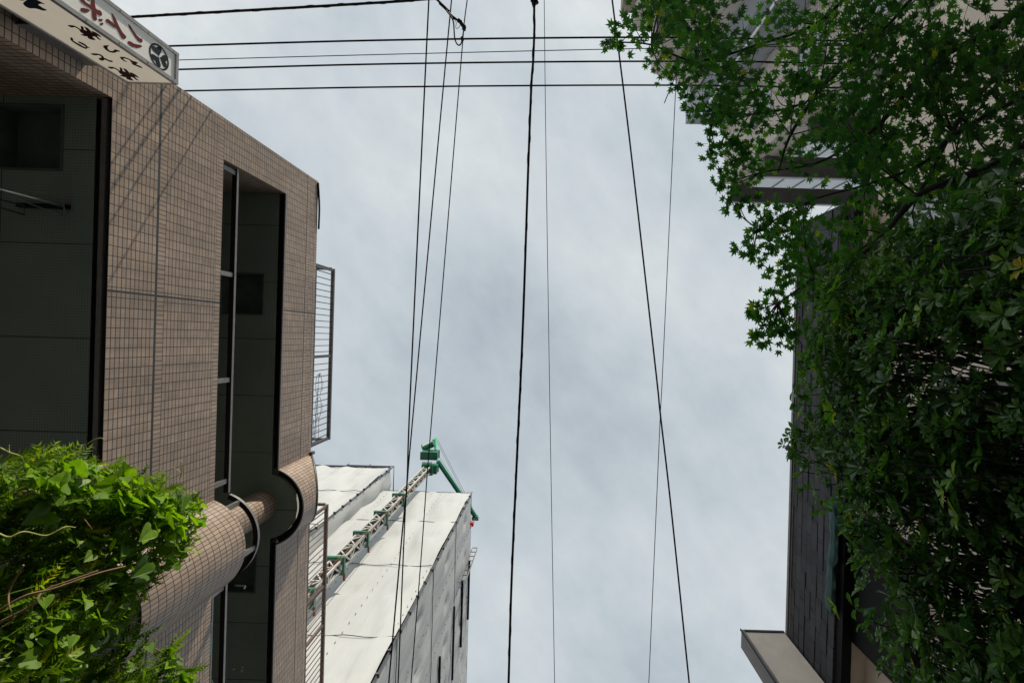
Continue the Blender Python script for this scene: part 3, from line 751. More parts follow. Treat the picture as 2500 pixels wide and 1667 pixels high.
# bunch of green net on the balcony
m = MB(); nn = 40
for i in range(nn):
    for k in range(8):
        def pt(i, k):
            y = 1.75+1.35*i/nn; a = 2*pi*k/8
            r = .055+.03*noise.noise(Vector((y*6, cos(a), sin(a))))*1.5
            if i in (0, nn): r *= .3
            return (RX-.03+r*.6*cos(a), y+.01*sin(k*3), 5.53+.02*sin(y*5)+r*1.5*sin(a))
        m.face([pt(i, k), pt(i, k+1), pt(i+1, k+1), pt(i+1, k)], smooth=True)
tag(m.build('bundled_net', 'net'), 'bundled teal green netting along the foot of the dark stone balcony', 'net')
# wing wall
wing = thing('wing_wall', (3.2, 4.0, 0), 'cream free standing wall end with grey metal edging beside stone balcony', 'wall')
m = MB(); m.box(2.81, RX-.035, 3.98, 4.20, -1.6, 6.55); m.build('wall_slab', 'cream', wing)
m = MB(); m.box(2.775, 2.809, 3.965, 4.215, -1.6, 6.585); m.build('edge_trim', 'grey_metal', wing)
m = MB(); m.box(2.762, 2.774, 3.96, 3.985, -1.6, 6.6); m.box(2.762, 2.774, 3.96, 4.22, 5.55, 5.57); m.build('edge_bead', 'sealant', wing)
m = MB(); m.box(2.81, RX-.035, 3.965, 4.215, 6.551, 6.588); m.build('coping', 'sealant', wing)

# ------------------------------------------------------------------ tall cream building (photo top right)
tw = thing('cream_apartment_tower', (8.5, -9, 0), 'tall cream sided block with dark balcony slabs behind the maple', 'building')
def sided(x0, x1, y0, y1, h1, mat, nm, parent, h0=-1.6):
    m = MB()
    c = [(x0, y1, x0, y0), (x1, y0, x1, y1), (x0, y0, x1, y0), (x1, y1, x0, y1)]
    for (ax, ay, bx, by) in c:
        pts = [(ax, ay, h0), (bx, by, h0), (bx, by, h1), (ax, ay, h1)]
        d = sqrt((bx-ax)**2+(by-ay)**2)
        m.face(pts, uv=[(0, h0), (d, h0), (d, h1), (0, h1)])
    m.face([(x0, y0, h1), (x1, y0, h1), (x1, y1, h1), (x0, y1, h1)], uv=[(0, 0)]*4)
    return m.build(nm, mat, parent)
sided(7.4, 15, -10.2, -7.05, 20.7, 'siding', 'wall', tw)
for h in (20.7, 17.5, 14.4, 11.3, 8.2):
    t = MB(); t.box(7.75, 14.5, -7.049, -6.3, h-.02, h+.16); s_ = t.build('balcony_slab', 'slab', tw)
    t = MB(); t.box(7.74, 14.5, -6.298, -6.26, h-.03, h+.14); t.build('slab_edge', 'shutter', s_)
    if h < 20:
        t = MB(); t.box(7.8, 14.4, -6.33, -6.31, h+.2, h+1.25); g = t.build('glass_balustrade', 'frost', s_)
        t = MB()
        for k in range(9): t.box(7.8+.8*k, 7.83+.8*k, -6.305, -6.28, h+.18, h+1.3)
        t.build('mullion', 'rail', g)
for (y, h) in ((-8.6, 17.6), (-8.6, 14.4), (-9.4, 11.2), (-8.0, 11.2)):
    t = MB(); t.box(7.36, 7.398, y-.45, y+.45, h-1.3, h); w = t.build('window', 'shutter', tw)
    t = MB(); t.box(7.32, 7.397, y-.52, y-.451, h-1.35, h+.05); t.box(7.32, 7.397, y+.451, y+.52, h-1.35, h+.05); t.box(7.32, 7.397, y-.45, y+.45, h+.001, h+.05); t.build('window_frame', 'grey_metal', w)
m = MB(); 
for k in range(7): m.tube([(7.0, -10.1+.1*k, 20.6), (7.4, -10.1+.1*k, 20.6)], .015, 5)
m.tube([(7.0, -10.15, 20.6), (7.0, -9.45, 20.6), (7.4, -9.45, 20.6)], .025, 5); m.build('bird_guard', 'sealant', tw)
g1 = thing('grey_stair_tower', (8, -11.3, 0), 'blue grey stair tower with a downpipe on its shaded face', 'building')
sided(6.0, 12, -12.2, -10.25, 22.0, 'grey_wall', 'wall', g1)
m = MB(); m.tube([(6.35, -10.16, 0), (6.35, -10.16, 20.6), (6.1, -10.16, 21.4)], .07, 10); m.build('downpipe', 'steel', g1)
m = MB()
for k in range(3): m.tube(spline([(6.0, -11.4+.2*k, 21.2), (5.88, -11.4+.2*k, 20.6), (5.9, -11.2+.2*k, 19.6-.6*k)], 6), .05, 8)
m.build('duct', 'sealant', g1)
m = MB(); m.box(5.9, 5.998, -11.3, -11.0, 20.0, 21.0); m.build('meter_box', 'white_plastic', g1)
g2 = thing('stepped_penthouse', (8, -12.8, 0), 'pale beige stepped roof block with a wide dark window', 'building')
sided(3.9, 12, -13.0, -11.4, 19.9, 'beige', 'wall', g2)
sided(3.02, 12, -13.665, -13.0, 19.7, 'beige', 'upper_wall', g2)
m = MB(); m.box(3.86, 3.899, -12.99, -11.85, 16.0, 18.6); w = m.build('window', 'glass', g2)
m = MB(); m.box(3.83, 3.898, -11.849, -11.79, 16.0, 18.65); m.box(3.83, 3.898, -12.99, -11.85, 18.601, 18.65); m.box(3.83, 3.859, -12.43, -12.37, 16.0, 18.6); m.build('window_frame', 'rail', w)
m = MB(); m.box(4.4, 4.8, -11.39, -11.1, 19.1, 19.8)
m.plate([(3.9, -11.4, 19.895), (5.9, -11.4, 19.895), (5.9, -10.8, 19.895)], (0, 0, -1), 1.2); m.build('corner_eave', 'beige', g2)
g3 = thing('tan_brick_block', (7, -15, 0), 'tan brick block with moulded cornice at the top edge of the view', 'building')
sided(2.66, 12, -14.25, -13.67, 19.6, 'brick', 'wall', g3)
sided(4.6, 12, -18, -14.252, 19.6, 'brick', 'rear_wall', g3)
m = MB(); m.box(2.52, 2.659, -14.25, -13.64, 18.9, 19.65); m.box(2.59, 2.659, -14.25, -13.65, 18.2, 18.89); m.build('cornice', 'brick', g3)
m = MB(); m.tube([P(1651, 180, 12), P(1622, 252, 12)], .012, 6); tag(m.build('antenna_rod', 'sealant'), 'short thin slanted rod against the sky below grey stair tower', 'rod')

# ------------------------------------------------------------------ overhead wires
def wire(name, pts, r, label, cat='cable', group='cables along the street', seg=7, hsag=None, ext=(0.25, 0.25), wrap=False, parts=None):
    p = []
    for (u, v, h) in pts: p.append(P(u, v, h))
    a = p[0]+(p[0]-p[1])*ext[0]*3; b = p[-1]+(p[-1]-p[-2])*ext[1]*3
    q = spline([a]+p+[b], 10)
    m = MB(); m.tube(q, r, seg)
    o = tag(m.build(name, 'wire'), label, cat, group)
    if wrap:
        m = MB(); hel = []
        L = 0; prev = q[0]
        for i in range(len(q)-1):
            A, B = q[i], q[i+1]; d = (B-A); n = max(2, int(d.length/.03)); dn = d.normalized()
            s = dn.cross(Vector((0, 0, 1))).normalized(); t = dn.cross(s)
            for k in range(n):
                L += d.length/n; ph = L*2*pi/.42 + 1.6*sin(L*1.7)
                rr = r*(.75+.45*noise.noise(Vector((L*1.9, 3.3, 1))))
                hel.append(A+d*(k/n)+s*(rr*cos(ph))+t*(rr*sin(ph)))
        m.tube(hel, r*.42, 5); m.v = [Vector((x.x, x.y, x.z)) for x in m.v]
        m.build('wrap_wire', 'wire', None).parent = o
    return o
GA, GX = 'wires running along the street', 'wires crossing the street'
wire('street_wire', [(1047,0,6.8),(1031,334,6.8),(1000,1000,6.8),(993.5,1180,6.8),(982,1300,6.8),(949,1667,6.8)], .011, 'left black wire of the close pair crossing above the crane mast', group=GA)
wire('street_wire', [(1102.4,0,7.1),(1071,334,7.1),(1009.6,1000,7.1),(994,1180,7.1),(987,1300,7.1),(972,1667,7.1)], .010, 'right black wire of the close pair crossing above the crane mast', group=GA)
wire('street_wire', [(1140.7,0,6.9),(1134,51,6.9),(1130,98,6.9),(1110.5,334,6.9),(1055.7,1000,6.9),(1042.8,1160,6.9),(1027.6,1367,6.9),(1003.5,1667,6.9)], .008, 'thin wire running down from the cable clamp past green crane top', group=GA)
wire('bundled_cable', [(1316,-420,5.0),(1306,-60,5.0),(1304,30,5.0),(1304.7,64,5.0),(1301.5,150,5.0),(1297,213,5.0),(1289,425,5.0),(1276,808,5.0),(1262,1116,5.0),(1249,1414,5.0),(1241.5,1667,5.0)], .013, 'thick wrapped cable bundle straight down the middle of the sky', group=GA, wrap=True)
wire('street_wire', [(1328.6,0,7.5),(1332.4,334,7.5),(1341,900,7.5),(1346.5,1233,7.5),(1354,1667,7.5)], .0055, 'very thin wire just right of the thick cable bundle', group=GA)
wire('street_wire', [(1494.5,0,6.0),(1536,333,6.0),(1600.5,900,6.0),(1612,1010,6.0),(1637.7,1233,6.0),(1682.7,1667,6.0)], .011, 'black wire slanting from top centre to lower right of sky', group=GA)
wire('street_wire', [(1650.7,195,7.3),(1644,333,7.3),(1618,900,7.3),(1612,1015,7.3),(1602.6,1233,7.3),(1584,1667,7.3)], .006, 'thin wire crossing the slanting wire on the right of the sky', group=GA, ext=(0.02, .25))
wire('bundled_cable', [(300,44,6.2),(340,41,6.2),(550,29,6.2),(744,18,6.2),(960,5,6.2),(1010,1,6.2),(1100,-6,6.2)], .016, 'thick lashed cable at the top edge above the box sign', group=GX, wrap=True)
wire('crossing_wire', [(300,117,5.55),(415,113,5.55),(900,99.5,5.6),(1400,92.6,5.6),(1700,92.5,5.6),(2000,99,5.6)], .0105, 'uppermost thick wire crossing the sky below the lashed cable', group=GX)
wire('crossing_wire', [(300,151,5.65),(441,147,5.65),(900,134.5,5.7),(1400,122.6,5.7),(1700,117,5.7),(2000,113,5.7)], .005, 'thin wire between the uppermost and the middle crossing wires', group=GX)
wire('crossing_wire', [(300,174,5.8),(441,170,5.8),(900,157.5,5.85),(1400,151,5.85),(1800,151,5.85),(2000,155,5.85)], .0105, 'middle thick wire of the three that cross the sky', group=GX)
wire('crossing_wire', [(300,226,6.05),(470,222,6.05),(900,213.5,6.1),(1400,208.8,6.1),(1700,209,6.1),(2000,214,6.1)], .0105, 'lowest thick wire crossing the sky, above the roof parapet corner', group=GX)
# clamp and drip loop where a cable meets the thin street wire
cl = thing('cable_clamp', P(1128, 60, 6.9)+Vector((0, 0, EYE)), 'cable clamp with a hanging loop near the top edge', 'cable clamp')
def zt(x, y): return (900+x/4.694, y/4.694)
def ztp(pts, h=6.85): return spline([P(*zt(x, y), h) for x, y in pts], 6)
m = MB(); m.tube(ztp([(-1500, -2100), (740, -40), (800, 30), (880, 105), (960, 190), (1030, 245), (1095, 320)]), .016, 8); m.build('drop_cable', 'wire', cl)
m = MB(); m.tube(ztp([(880, 110), (940, 190), (970, 250), (978, 330), (985, 430), (1005, 495), (1035, 522), (1060, 500), (1075, 440), (1090, 350), (1105, 290)], 6.8), .010, 8); m.build('drip_loop', 'wire', cl)
m = MB(); m.tube([P(*zt(1025, 235), 6.85), P(*zt(1050, 250), 6.85), P(*zt(1098, 320), 6.85), P(*zt(1090, 345), 6.85)], .030, 10); m.tube([P(*zt(960, 200), 6.84), P(*zt(985, 215), 6.84)], .022, 8); m.tube([P(*zt(1070, 430), 6.88), P(*zt(1076, 468), 6.88)], .022, 8); m.build('clamp_body', 'wire', cl)
m = MB(); m.tube(ztp([(990, 230), (1005, 270), (998, 310), (1010, 332), (1040, 310), (1055, 280)]), .004, 6); m.build('tie_wire', 'wire', cl)
tb = MB()
for k in range(7): tb.tube(spline([P(1303+random.uniform(-7, 9), -380, 5.0), P(1300+random.uniform(-4, 8), -30, 5.0), P(1302+random.uniform(-4, 8), 0, 5.02), P(1304, 24, 5.0)], 5), .009, 6)
tb.tube([P(1307, 0, 4.98), P(1311, 9, 4.98)], .022, 8)
tag(tb.build('cable_splice', 'wire'), 'splayed cable ends where the thick bundle meets top edge', 'cable splice')

# ------------------------------------------------------------------ leaves
def frame(n, d):
    n = n.normalized(); d = (d-n*d.dot(n))
    if d.length < 1e-4: d = n.orthogonal()
    d.normalize(); return d, n.cross(d).normalized(), n
def rv(): return Vector((random.gauss(0, 1), random.gauss(0, 1), random.gauss(0, 1)))
def maple_leaf(m, c, n, d, s, tint):
    d, w, n = frame(n, d)
    for ang, L, wd in ((0, 1, .17), (40, .92, .165), (-40, .92, .165), (80, .72, .14), (-80, .72, .14), (122, .40, .10), (-122, .40, .10)):
        a = radians(ang+random.uniform(-5, 5)); t = d*cos(a)+w*sin(a); sd = -d*sin(a)+w*cos(a)
        L2 = L*s*random.uniform(.9, 1.08); ww = wd*s
        tip = c+t*L2-n*(.14*L2)
        m.face([c, c+t*(L2*.42)+sd*ww, tip, c+t*(L2*.42)-sd*ww], uv=[(0, 0)]*4, tint=tint)
def oval_leaf(m, c, n, d, L, w_, tint, fold=.18):
    d, w, n = frame(n, d); b = c
    mid = c+d*(L*.6)-n*(L*.04); tip = c+d*L-n*(L*.12); q1 = c+d*(L*.3)
    up = n*(w_*fold)
    l1, l2 = c+d*(L*.38)+w*(w_*.38)+up, c+d*(L*.72)+w*(w_*.5)+up-n*(L*.05)
    r1, r2 = c+d*(L*.38)-w*(w_*.38)+up, c+d*(L*.72)-w*(w_*.5)+up-n*(L*.05)
    m.face([b, l1, l2, mid], uv=[(0, 0)]*4, tint=tint, smooth=False); m.face([mid, l2, tip], uv=[(0, 0)]*3, tint=tint)
    m.face([b, mid, r2, r1], uv=[(0, 0)]*4, tint=tint); m.face([mid, tip, r2], uv=[(0, 0)]*3, tint=tint)
def vine_leaf(m, c, n, d, s, tint):
    d, w, n = frame(n, d)
    k = random.uniform(.1, .35)
    half = [(0, .08), (-.15, .22), (-.10, .42), (.10, .52), (.38, .45), (.68, .25), (1.0, 0)]
    for sg in (1, -1):
        pts = [c]+[c+d*(x*s)+w*(sg*y*s)+n*(abs(y)*k*s-.16*x*x*s) for x, y in half]
        m.face(pts[:5] if sg > 0 else pts[:5][::-1], uv=[(0, 0)]*5, tint=tint)
        q = [c, pts[4], pts[5], pts[6], pts[7]]
        m.face(q if sg > 0 else q[::-1], uv=[(0, 0)]*5, tint=tint)
def juniper_spray(m, c, d, L, tint):
    d = d.normalized(); s = d.orthogonal().normalized(); t = d.cross(s)
    nseg = 8
    for i in range(nseg):
        p = c+d*(L*i/nseg); a = i*2.4+random.random()
        for q in (0, 2.1, 4.2):
            o = s*cos(a+q)+t*sin(a+q)
            l = L*.40*(1-.5*i/nseg)
            tip = p+(d*.75+o).normalized()*l; sd = d.cross(o).normalized()*(l*.22)
            m.face([p-sd, tip, p+sd], uv=[(0, 0)]*3, tint=tint)

# ------------------------------------------------------------------ maple
maple = thing('maple_tree', (3.0, -1.5, 0), 'Japanese maple with star shaped dark green leaves, upper right', 'tree')
def limb(m, pts, r0, r1): m.tube(spline([P(*p) for p in pts], 6), r0, 7, r1=r1)
m = MB()
base = Vector((3.05, -1.45, -1.6))
fork = Vector((3.0, -1.5, 1.5))
m.tube(spline([base, Vector((3.1, -1.4, -.4)), Vector((2.95, -1.5, .7)), fork], 6), .085, 10, r1=.06)
m.build('trunk', 'bark', maple)
limbs = [
 [(2600,-20,2.3),(2488,28,2.5),(2380,95,2.6),(2270,162,2.7),(2149,302,2.8),(2090,345,2.9),(1990,400,3.0),(1860,420,3.0)],
 [(2500,-150,2.3),(2330,-80,2.4),(2224,0,2.6),(2160,70,2.7),(1997,222,2.9),(1950,257,2.95),(1830,280,3.0),(1740,270,3.0)],
 [(2600,330,2.1),(2500,360,2.2),(2380,420,2.3),(2240,478,2.35),(2160,570,2.4),(2075,643,2.45),(1990,680,2.5),(1900,740,2.55)],
 [(2500,120,2.5),(2350,280,2.5),(2240,478,2.5),(2130,590,2.6),(2030,640,2.7)],
 [(2600,200,2.2),(2450,260,2.3),(2330,330,2.4),(2250,400,2.5),(2120,450,2.7),(1980,490,2.8),(1850,560,2.85)],
 [(2240,-60,2.6),(2090,-20,2.7),(1990,60,2.8),(1850,110,2.9),(1700,150,3.0),(1590,110,3.0),(1500,103,3.0)],
 [(2260,160,2.7),(2270,60,2.6),(2255,-20,2.6)],
 [(1997,222,2.9),(1930,330,2.9),(1900,420,2.95)],
 [(2380,420,2.3),(2390,520,2.35),(2400,640,2.4)],
]
m = MB()
fk = [(fork.x, fork.y, fork.z)]
for i, L in enumerate(limbs):
    pts = [P(*p) for p in L]
    if i in (0, 1, 2, 4, 5): pts = [fork+Vector((.02*i, .01*i, 0)), fork.lerp(pts[0], .5)+Vector((0, 0, .15))]+pts
    m.tube(spline(pts, 6), .030 if i in (0, 2) else .015, 7, r1=.004)
# leaf sprays
LM = MB(); TW = MB()
poly = [(1560,-40),(1600,60),(1580,100),(1640,160),(1690,130),(1700,230),(1760,260),(1780,330),(1790,420),(1850,480),(1850,560),(1930,600),(1920,680),(1900,800),(1980,860),(2100,800),(2250,740),(2560,700),(2560,-40)]
def inside(u, v, pl):
    c = False; j = len(pl)-1
    for i in range(len(pl)):
        (a, b), (x, y) = pl[i], pl[j]
        if (b > v) != (y > v) and u < (x-a)*(v-b)/(y-b+1e-9)+a: c = not c
        j = i
    return c
sprays = [(u, v, 3.02-.45*max(0, v-420)/420, q) for u, v, q in (
 (1490,103,.05),(1520,95,.08),(1560,80,.09),(1600,55,.11),(1640,25,.13),(1660,80,.13),(1600,130,.06),(1625,170,.07),(1650,185,.08),(1690,150,.12),(1720,100,.14),(1700,40,.13),
 (1690,262,.07),(1720,265,.09),(1760,270,.11),(1800,262,.11),(1750,300,.08),(1745,350,.07),(1770,375,.10),(1735,388,.05),(1800,385,.11),(1760,445,.06),(1790,450,.09),(1785,490,.07),(1830,440,.11),(1840,390,.11),(1810,510,.06),
 (1815,600,.06),(1845,580,.08),(1870,560,.09),(1900,600,.09),(1850,620,.07),(1890,540,.09),(1930,560,.09),(1940,610,.08),(1895,690,.07),(1920,670,.07),(1940,700,.08),(1870,740,.07),(1850,760,.05),(1890,770,.09),
 (1850,820,.04),(1880,815,.07),(1910,830,.07),(1930,790,.09),(1960,840,.08))]
GAPS = [([(1680,230),(1790,-30),(1910,-30),(1790,230),(1720,290)], .7), ([(1770,330),(1850,240),(1930,290),(1880,370),(1790,350)], .6), ([(1850,520),(1850,400),(2050,380),(2050,540)], .7),
 ([(1500,-30),(1560,-30),(1560,70),(1610,70),(1660,180),(1590,180)], .6), ([(2030,40),(2120,40),(2120,140),(2030,140)], .6), ([(2250,60),(2420,-20),(2440,90),(2300,120)], .7)]
cnt = 0
while cnt < 185:
    u, v = random.uniform(1560, 2580), random.uniform(-40, 810)
    if not inside(u, v, poly): continue
    if u < 2100 and random.random() < .25: continue
    gapped = False
    for gp, pr in GAPS:
        if inside(u, v, gp) and random.random() < pr: gapped = True
    if gapped: continue
    if (2060 < u < 2200 and 500 < v < 660 and random.random() < .88) or (2200 < u < 2285 and 480 < v < 640 and random.random() < .8) or (2380 < u < 2480 and 0 < v < 80 and random.random() < .7) or (1960 < u < 2040 and 455 < v < 620 and random.random() < .7) or (2430 < u and 440 < v < 540 and random.random() < .7): continue
    h = random.uniform(2.4, 3.4); h -= .35*max(0, (u-2000)/500)
    sprays.append((u, v, h, random.uniform(.10, .20))); cnt += 1
BRIGHT = [(2090,540,2.5,.09),(2125,600,2.5,.10),(2080,650,2.5,.08),(2165,575,2.45,.08),(2215,625,2.4,.09),(2245,560,2.4,.08),(2230,690,2.35,.08),(2010,660,2.55,.08),(1660,60,2.9,.07),(1780,190,2.9,.07),(2280,100,2.5,.08)]  # sprays with light through the leaves put into a brighter tint
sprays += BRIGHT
limb_pts = [P(*p) for L in limbs for p in L]
for (u, v, h, r) in sprays:
    c = P(u, v, h)
    tgt = min(limb_pts, key=lambda q: (q-c).length)
    out = (c-tgt); out.z *= .3
    if out.length < .05: out = rv()
    tilt = Vector((random.gauss(0, .18), random.gauss(0, .18), 1))
    if (tgt-c).length < .9:
        midp = tgt.lerp(c, .55)+Vector((0, 0, .04)); TW.tube(spline([tgt, midp, c+out.normalized()*(r*.5)], 4), .005, 5, r1=.0018)
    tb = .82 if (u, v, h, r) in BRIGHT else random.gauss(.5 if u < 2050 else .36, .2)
    dens = int(12+1000*r*r)
    for k in range(dens):
        a = random.uniform(0, 2*pi); q = r*sqrt(random.random())*1.12
        p = c+Vector((q*cos(a), q*sin(a), random.gauss(0, .035)))+Vector((0, 0, -tilt.x*q*cos(a)-tilt.y*q*sin(a)-.3*q*q/r))
        d = Vector((cos(a), sin(a), 0))*.7+out.normalized()*.6+rv()*.35
        n = tilt+rv()*.33
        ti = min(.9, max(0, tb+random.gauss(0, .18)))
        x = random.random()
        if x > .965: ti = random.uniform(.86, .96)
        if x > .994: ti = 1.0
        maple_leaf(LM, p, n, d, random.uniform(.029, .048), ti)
        if random.random() < .25: TW.tube([p, p.lerp(c, .5)], .0012, 3, caps=False)
br = m.build('limbs', 'bark', maple)
TW.build('twigs', 'bark', maple)
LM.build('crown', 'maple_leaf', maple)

# ------------------------------------------------------------------ broad-leaved shrub (photo lower right)
shrub = thing('broadleaf_shrub', (1.7, .7, 0), 'dense dark shrub with glossy oval leaves in whorls, lower right', 'shrub')
def top_h(y):
    prof = [(-.6, 1.85), (-.35, 2.28), (0, 2.38), (.3, 2.4), (.5, 2.28), (.7, 1.93), (1.0, 1.74), (1.15, 1.6), (1.5, 1.45), (2.2, 1.3)]
    for (a, b), (c, d) in zip(prof, prof[1:]):
        if a <= y <= c: return b+(d-b)*(y-a)/(c-a)
    return 1.3
SL = MB(); ST = MB()
nw = 0
while nw < 10500:
    y = random.uniform(-.55, 2.0); h = random.uniform(-.2, 2.35); th = top_h(y)
    if h > th: continue
    lump = noise.noise(Vector((y*2.2, h*2.2, 3.3)))*.16 + noise.noise(Vector((y*5, h*5, 7)))*.06
    depth = abs(random.gauss(0, .26)) if random.random() < .8 else random.uniform(0, .8)
    x = 1.165+lump+depth+max(0, h-th+.25)*.2
    if y < -.25: x += (-.25-y)*.6
    # thin patch where the pale wall glints through
    a_, b_ = x/h*F_PX+U0 if h > .2 else 0, y/h*F_PX+V0 if h > .2 else 0
    if 2190 < a_ < 2480 and 790 < b_ < 960 and random.random() < .55: nw += 1; continue
    c = Vector((x, y, h)); out = Vector((-1, random.gauss(0, .5), random.gauss(.5, .5))).normalized()
    L0 = random.uniform(.022, .042) if random.random() < .88 else random.uniform(.045, .062); tb = min(.85, max(0, random.gauss(.4, .2)))
    if random.random() < .03: tb = random.uniform(.88, .97)
    n = random.randint(5, 8); ax, bx, _ = frame(out, rv())[0], frame(out, rv())[1], 0
    a, b, _n = frame(out, rv())
    for k in range(n):
        t = 2*pi*k/n+random.uniform(-.3, .3); o = a*cos(t)+b*sin(t)
        op = random.uniform(.25, .8)
        d = (out*op+o).normalized(); nn_ = (out-o*op)
        oval_leaf(SL, c+o*.004, nn_, d, L0*random.uniform(.75, 1.15), L0*random.uniform(.40, .52), min(1, max(0, tb+random.gauss(0, .08))))
    if random.random() < .35:
        ST.tube(spline([c-out*random.uniform(.12, .3)+rv()*.05+Vector((.05, 0, -.08)), c-out*.06, c], 3), .0032, 4, r1=.0018, caps=False)
    nw += 1
for k in range(25000):     # larger single leaves deeper inside, tinted dark to paint in the inner shade
    y = random.uniform(-.6, 2.1); h = random.uniform(-.3, 2.3)
    if h > top_h(y)-.04: continue
    x = 1.38+noise.noise(Vector((y*2.2, h*2.2, 3.3)))*.16+random.uniform(-.12, .75)
    a_, b_ = (x/h*F_PX+U0, y/h*F_PX+V0) if h > .2 else (0, 0)
    if 2190 < a_ < 2480 and 790 < b_ < 960 and random.random() < .7: continue
    oval_leaf(SL, Vector((x, y, h)), rv(), rv(), random.uniform(.05, .07), random.uniform(.025, .034), random.uniform(0, .3))
for k in range(9):
    y0 = random.uniform(-.1, 1.4); ST.tube(spline([(1.75+random.uniform(-.1, .3), .6+y0*.3, -1.6), (1.7+random.uniform(-.1, .2), y0*.8, -.2), (1.55+random.uniform(-.2, .2), y0, .9), (1.4, y0+random.uniform(-.2, .2), top_h(y0)-.15)], 6), .022, 7, r1=.004)
# sprigs standing clear of the outline on the sky side
for (u, v) in ((1928,962),(1935,985),(1925,1048),(1940,1075),(1925,1100),(1930,1120),(1942,1150),(1955,1190),(1990,1240),(2070,1480),(2095,1530),(2140,1570),(2190,1630),(2150,1600)):
    c = P(u+14, v, 2.2); d0 = P(u-5, v, 2.25)-c
    for k in range(6):
        o = rv()*.6; d = d0.normalized()+o*.55; oval_leaf(SL, c+rv()*.01, Vector((-.3, .2, 1))+rv()*.5, d, random.uniform(.04, .06), .02, random.uniform(.2, .6))
    ST.tube([P(u+45, v+6, 2.2), c], .003, 5, r1=.0015)
# young yellow-green shoots close to the camera
for (u, v, h) in ((2385,1170,1.25),(2395,1260,1.22),(2360,1200,1.25),(2300,760,1.4),(2250,800,1.5),(2030,1210,2.0),(2010,760,2.1),(1990,1010,2.1),(2020,1040,2.05),(2110,1260,1.8),(2080,1480,1.75),(2300,1560,1.3)):
    c = P(u, v, h)-Vector((.06, 0, 0)); out = Vector((-1, random.gauss(0, .3), .5)).normalized(); a, b, _n = frame(out, rv())
    for k in range(5):
        t = k*1.26; o = a*cos(t)+b*sin(t); oval_leaf(SL, c, out-o*.4, out*.5+o, random.uniform(.036, .052), .021, random.uniform(.72, .95))
SL.build('foliage', 'shrub_leaf', shrub); ST.build('stems', 'bark', shrub)

# ------------------------------------------------------------------ vine-covered juniper hedge (photo lower left)
hedge = thing('juniper_hedge', (-1.9, 1.2, 0), 'sunlit juniper hedge in feathery bright green needles, lower left', 'hedge')
def ltop(y):
    prof = [(.37, 1.1), (.40, 1.42), (.53, 1.67), (.64, 1.82), (.72, 1.93), (.82, 1.90), (.90, 1.80), (.95, 1.68), (1.02, 1.66), (1.10, 1.70), (1.3, 1.75), (1.6, 1.72), (2.4, 1.5)]
    for (a, b), (c, d) in zip(prof, prof[1:]):
        if a <= y <= c: return b+(d-b)*(y-a)/(c-a)
    return 1.2
def hedge_point(dsig):
    while True:
        y = random.uniform(.38, 2.2); h = random.uniform(.1, 2.0); th = ltop(y)
        if h > th: continue
        lump = noise.noise(Vector((y*2.6, h*2.6, 13)))*.13+noise.noise(Vector((y*6, h*6, 17)))*.05
        dep = abs(random.gauss(0, dsig))
        x = -1.362-lump-dep-max(0, h-th+.2)*.3
        if y < .55: x -= (.55-y)*.35
        return Vector((x, y, h))
JM = MB()
for k in range(11500):
    c = hedge_point(.16 if k % 3 else .45); d = Vector((random.gauss(.4, .4), random.gauss(-.3, .5), random.gauss(.7, .4)))
    juniper_spray(JM, c, d, random.uniform(.04, .095), min(.9, max(0, random.gauss(.45, .25))))
m = MB()
for k in range(8):
    y0 = .5+.2*k; m.tube(spline([(-1.9, y0, -1.6), (-1.85, y0, -.2), (-1.75, y0+.05, .8), (-1.6, y0, ltop(y0)-.15)], 6), .022, 7, r1=.006)
m.build('stems', 'bark', hedge)
vine = thing('climbing_vine', (-1.5, 1.0, 0), 'leafy vine with broad heart shaped leaves scrambling over the juniper hedge', 'vine')
VM = MB(); VS = MB()
nv = 0
while nv < 3000:
    c = hedge_point(.06); c.x += .04
    if noise.noise(c*2.4+Vector((5, 2, 1))) < -.12 and random.random() < .8: continue
    pu, pv = U0+F_PX*c.x/c.z, V0+F_PX*c.y/c.z
    if pv > 1245+.25*max(0, pu-150) and pu < 430 and random.random() < .88: continue
    if pu < 300 and pv < 1150 and random.random() < .5: continue
    n = Vector((random.gauss(.6, .4), random.gauss(-.7, .5), random.gauss(.7, .45)))
    d = Vector((random.gauss(.4, .5), random.gauss(-.1, .5), random.gauss(-.6, .4)))
    vine_leaf(VM, c, n, d, random.uniform(.018, .036) if random.random() < .88 else random.uniform(.045, .068), min(.82, max(0, random.gauss(.5, .22))))
    if random.random() < .4: VM.tube([c, c-n.normalized()*.05+Vector((-.02, 0, -.02))], .0015, 4, caps=False)
    nv += 1
for (u, v, s, t) in ((85,1250,.075,.2),(275,1330,.06,.15),(330,1370,.065,.1),(320,1400,.05,.1),(210,1220,.07,.5),(30,1450,.07,.1),(420,1210,.05,.3),(340,1290,.06,.55),(250,1200,.06,.6),(130,1180,.07,.6)):
    c = P(u, v, 1.52 if u > 150 else 1.3); vine_leaf(VM, c+Vector((.04, 0, 0)), Vector((.9, -.3, .2))+rv()*.2, Vector((.2, .4, -.8))+rv()*.4, s*.95, t)
VM.build('leaves', 'vine_leaf', vine)
for k in range(150):
    c = hedge_point(.05); d = Vector((random.gauss(.2, .3), random.gauss(0, .7), random.gauss(.2, .7))).normalized(); L_ = random.uniform(.08, .24)
    JM.tube(spline([c-d*L_*.5+rv()*.01, c+rv()*.02, c+d*L_*.5+rv()*.02], 4), .0022, 5, r1=.001, mi=1)
JM.build('foliage', ['juniper', 'vine_stem'], hedge)
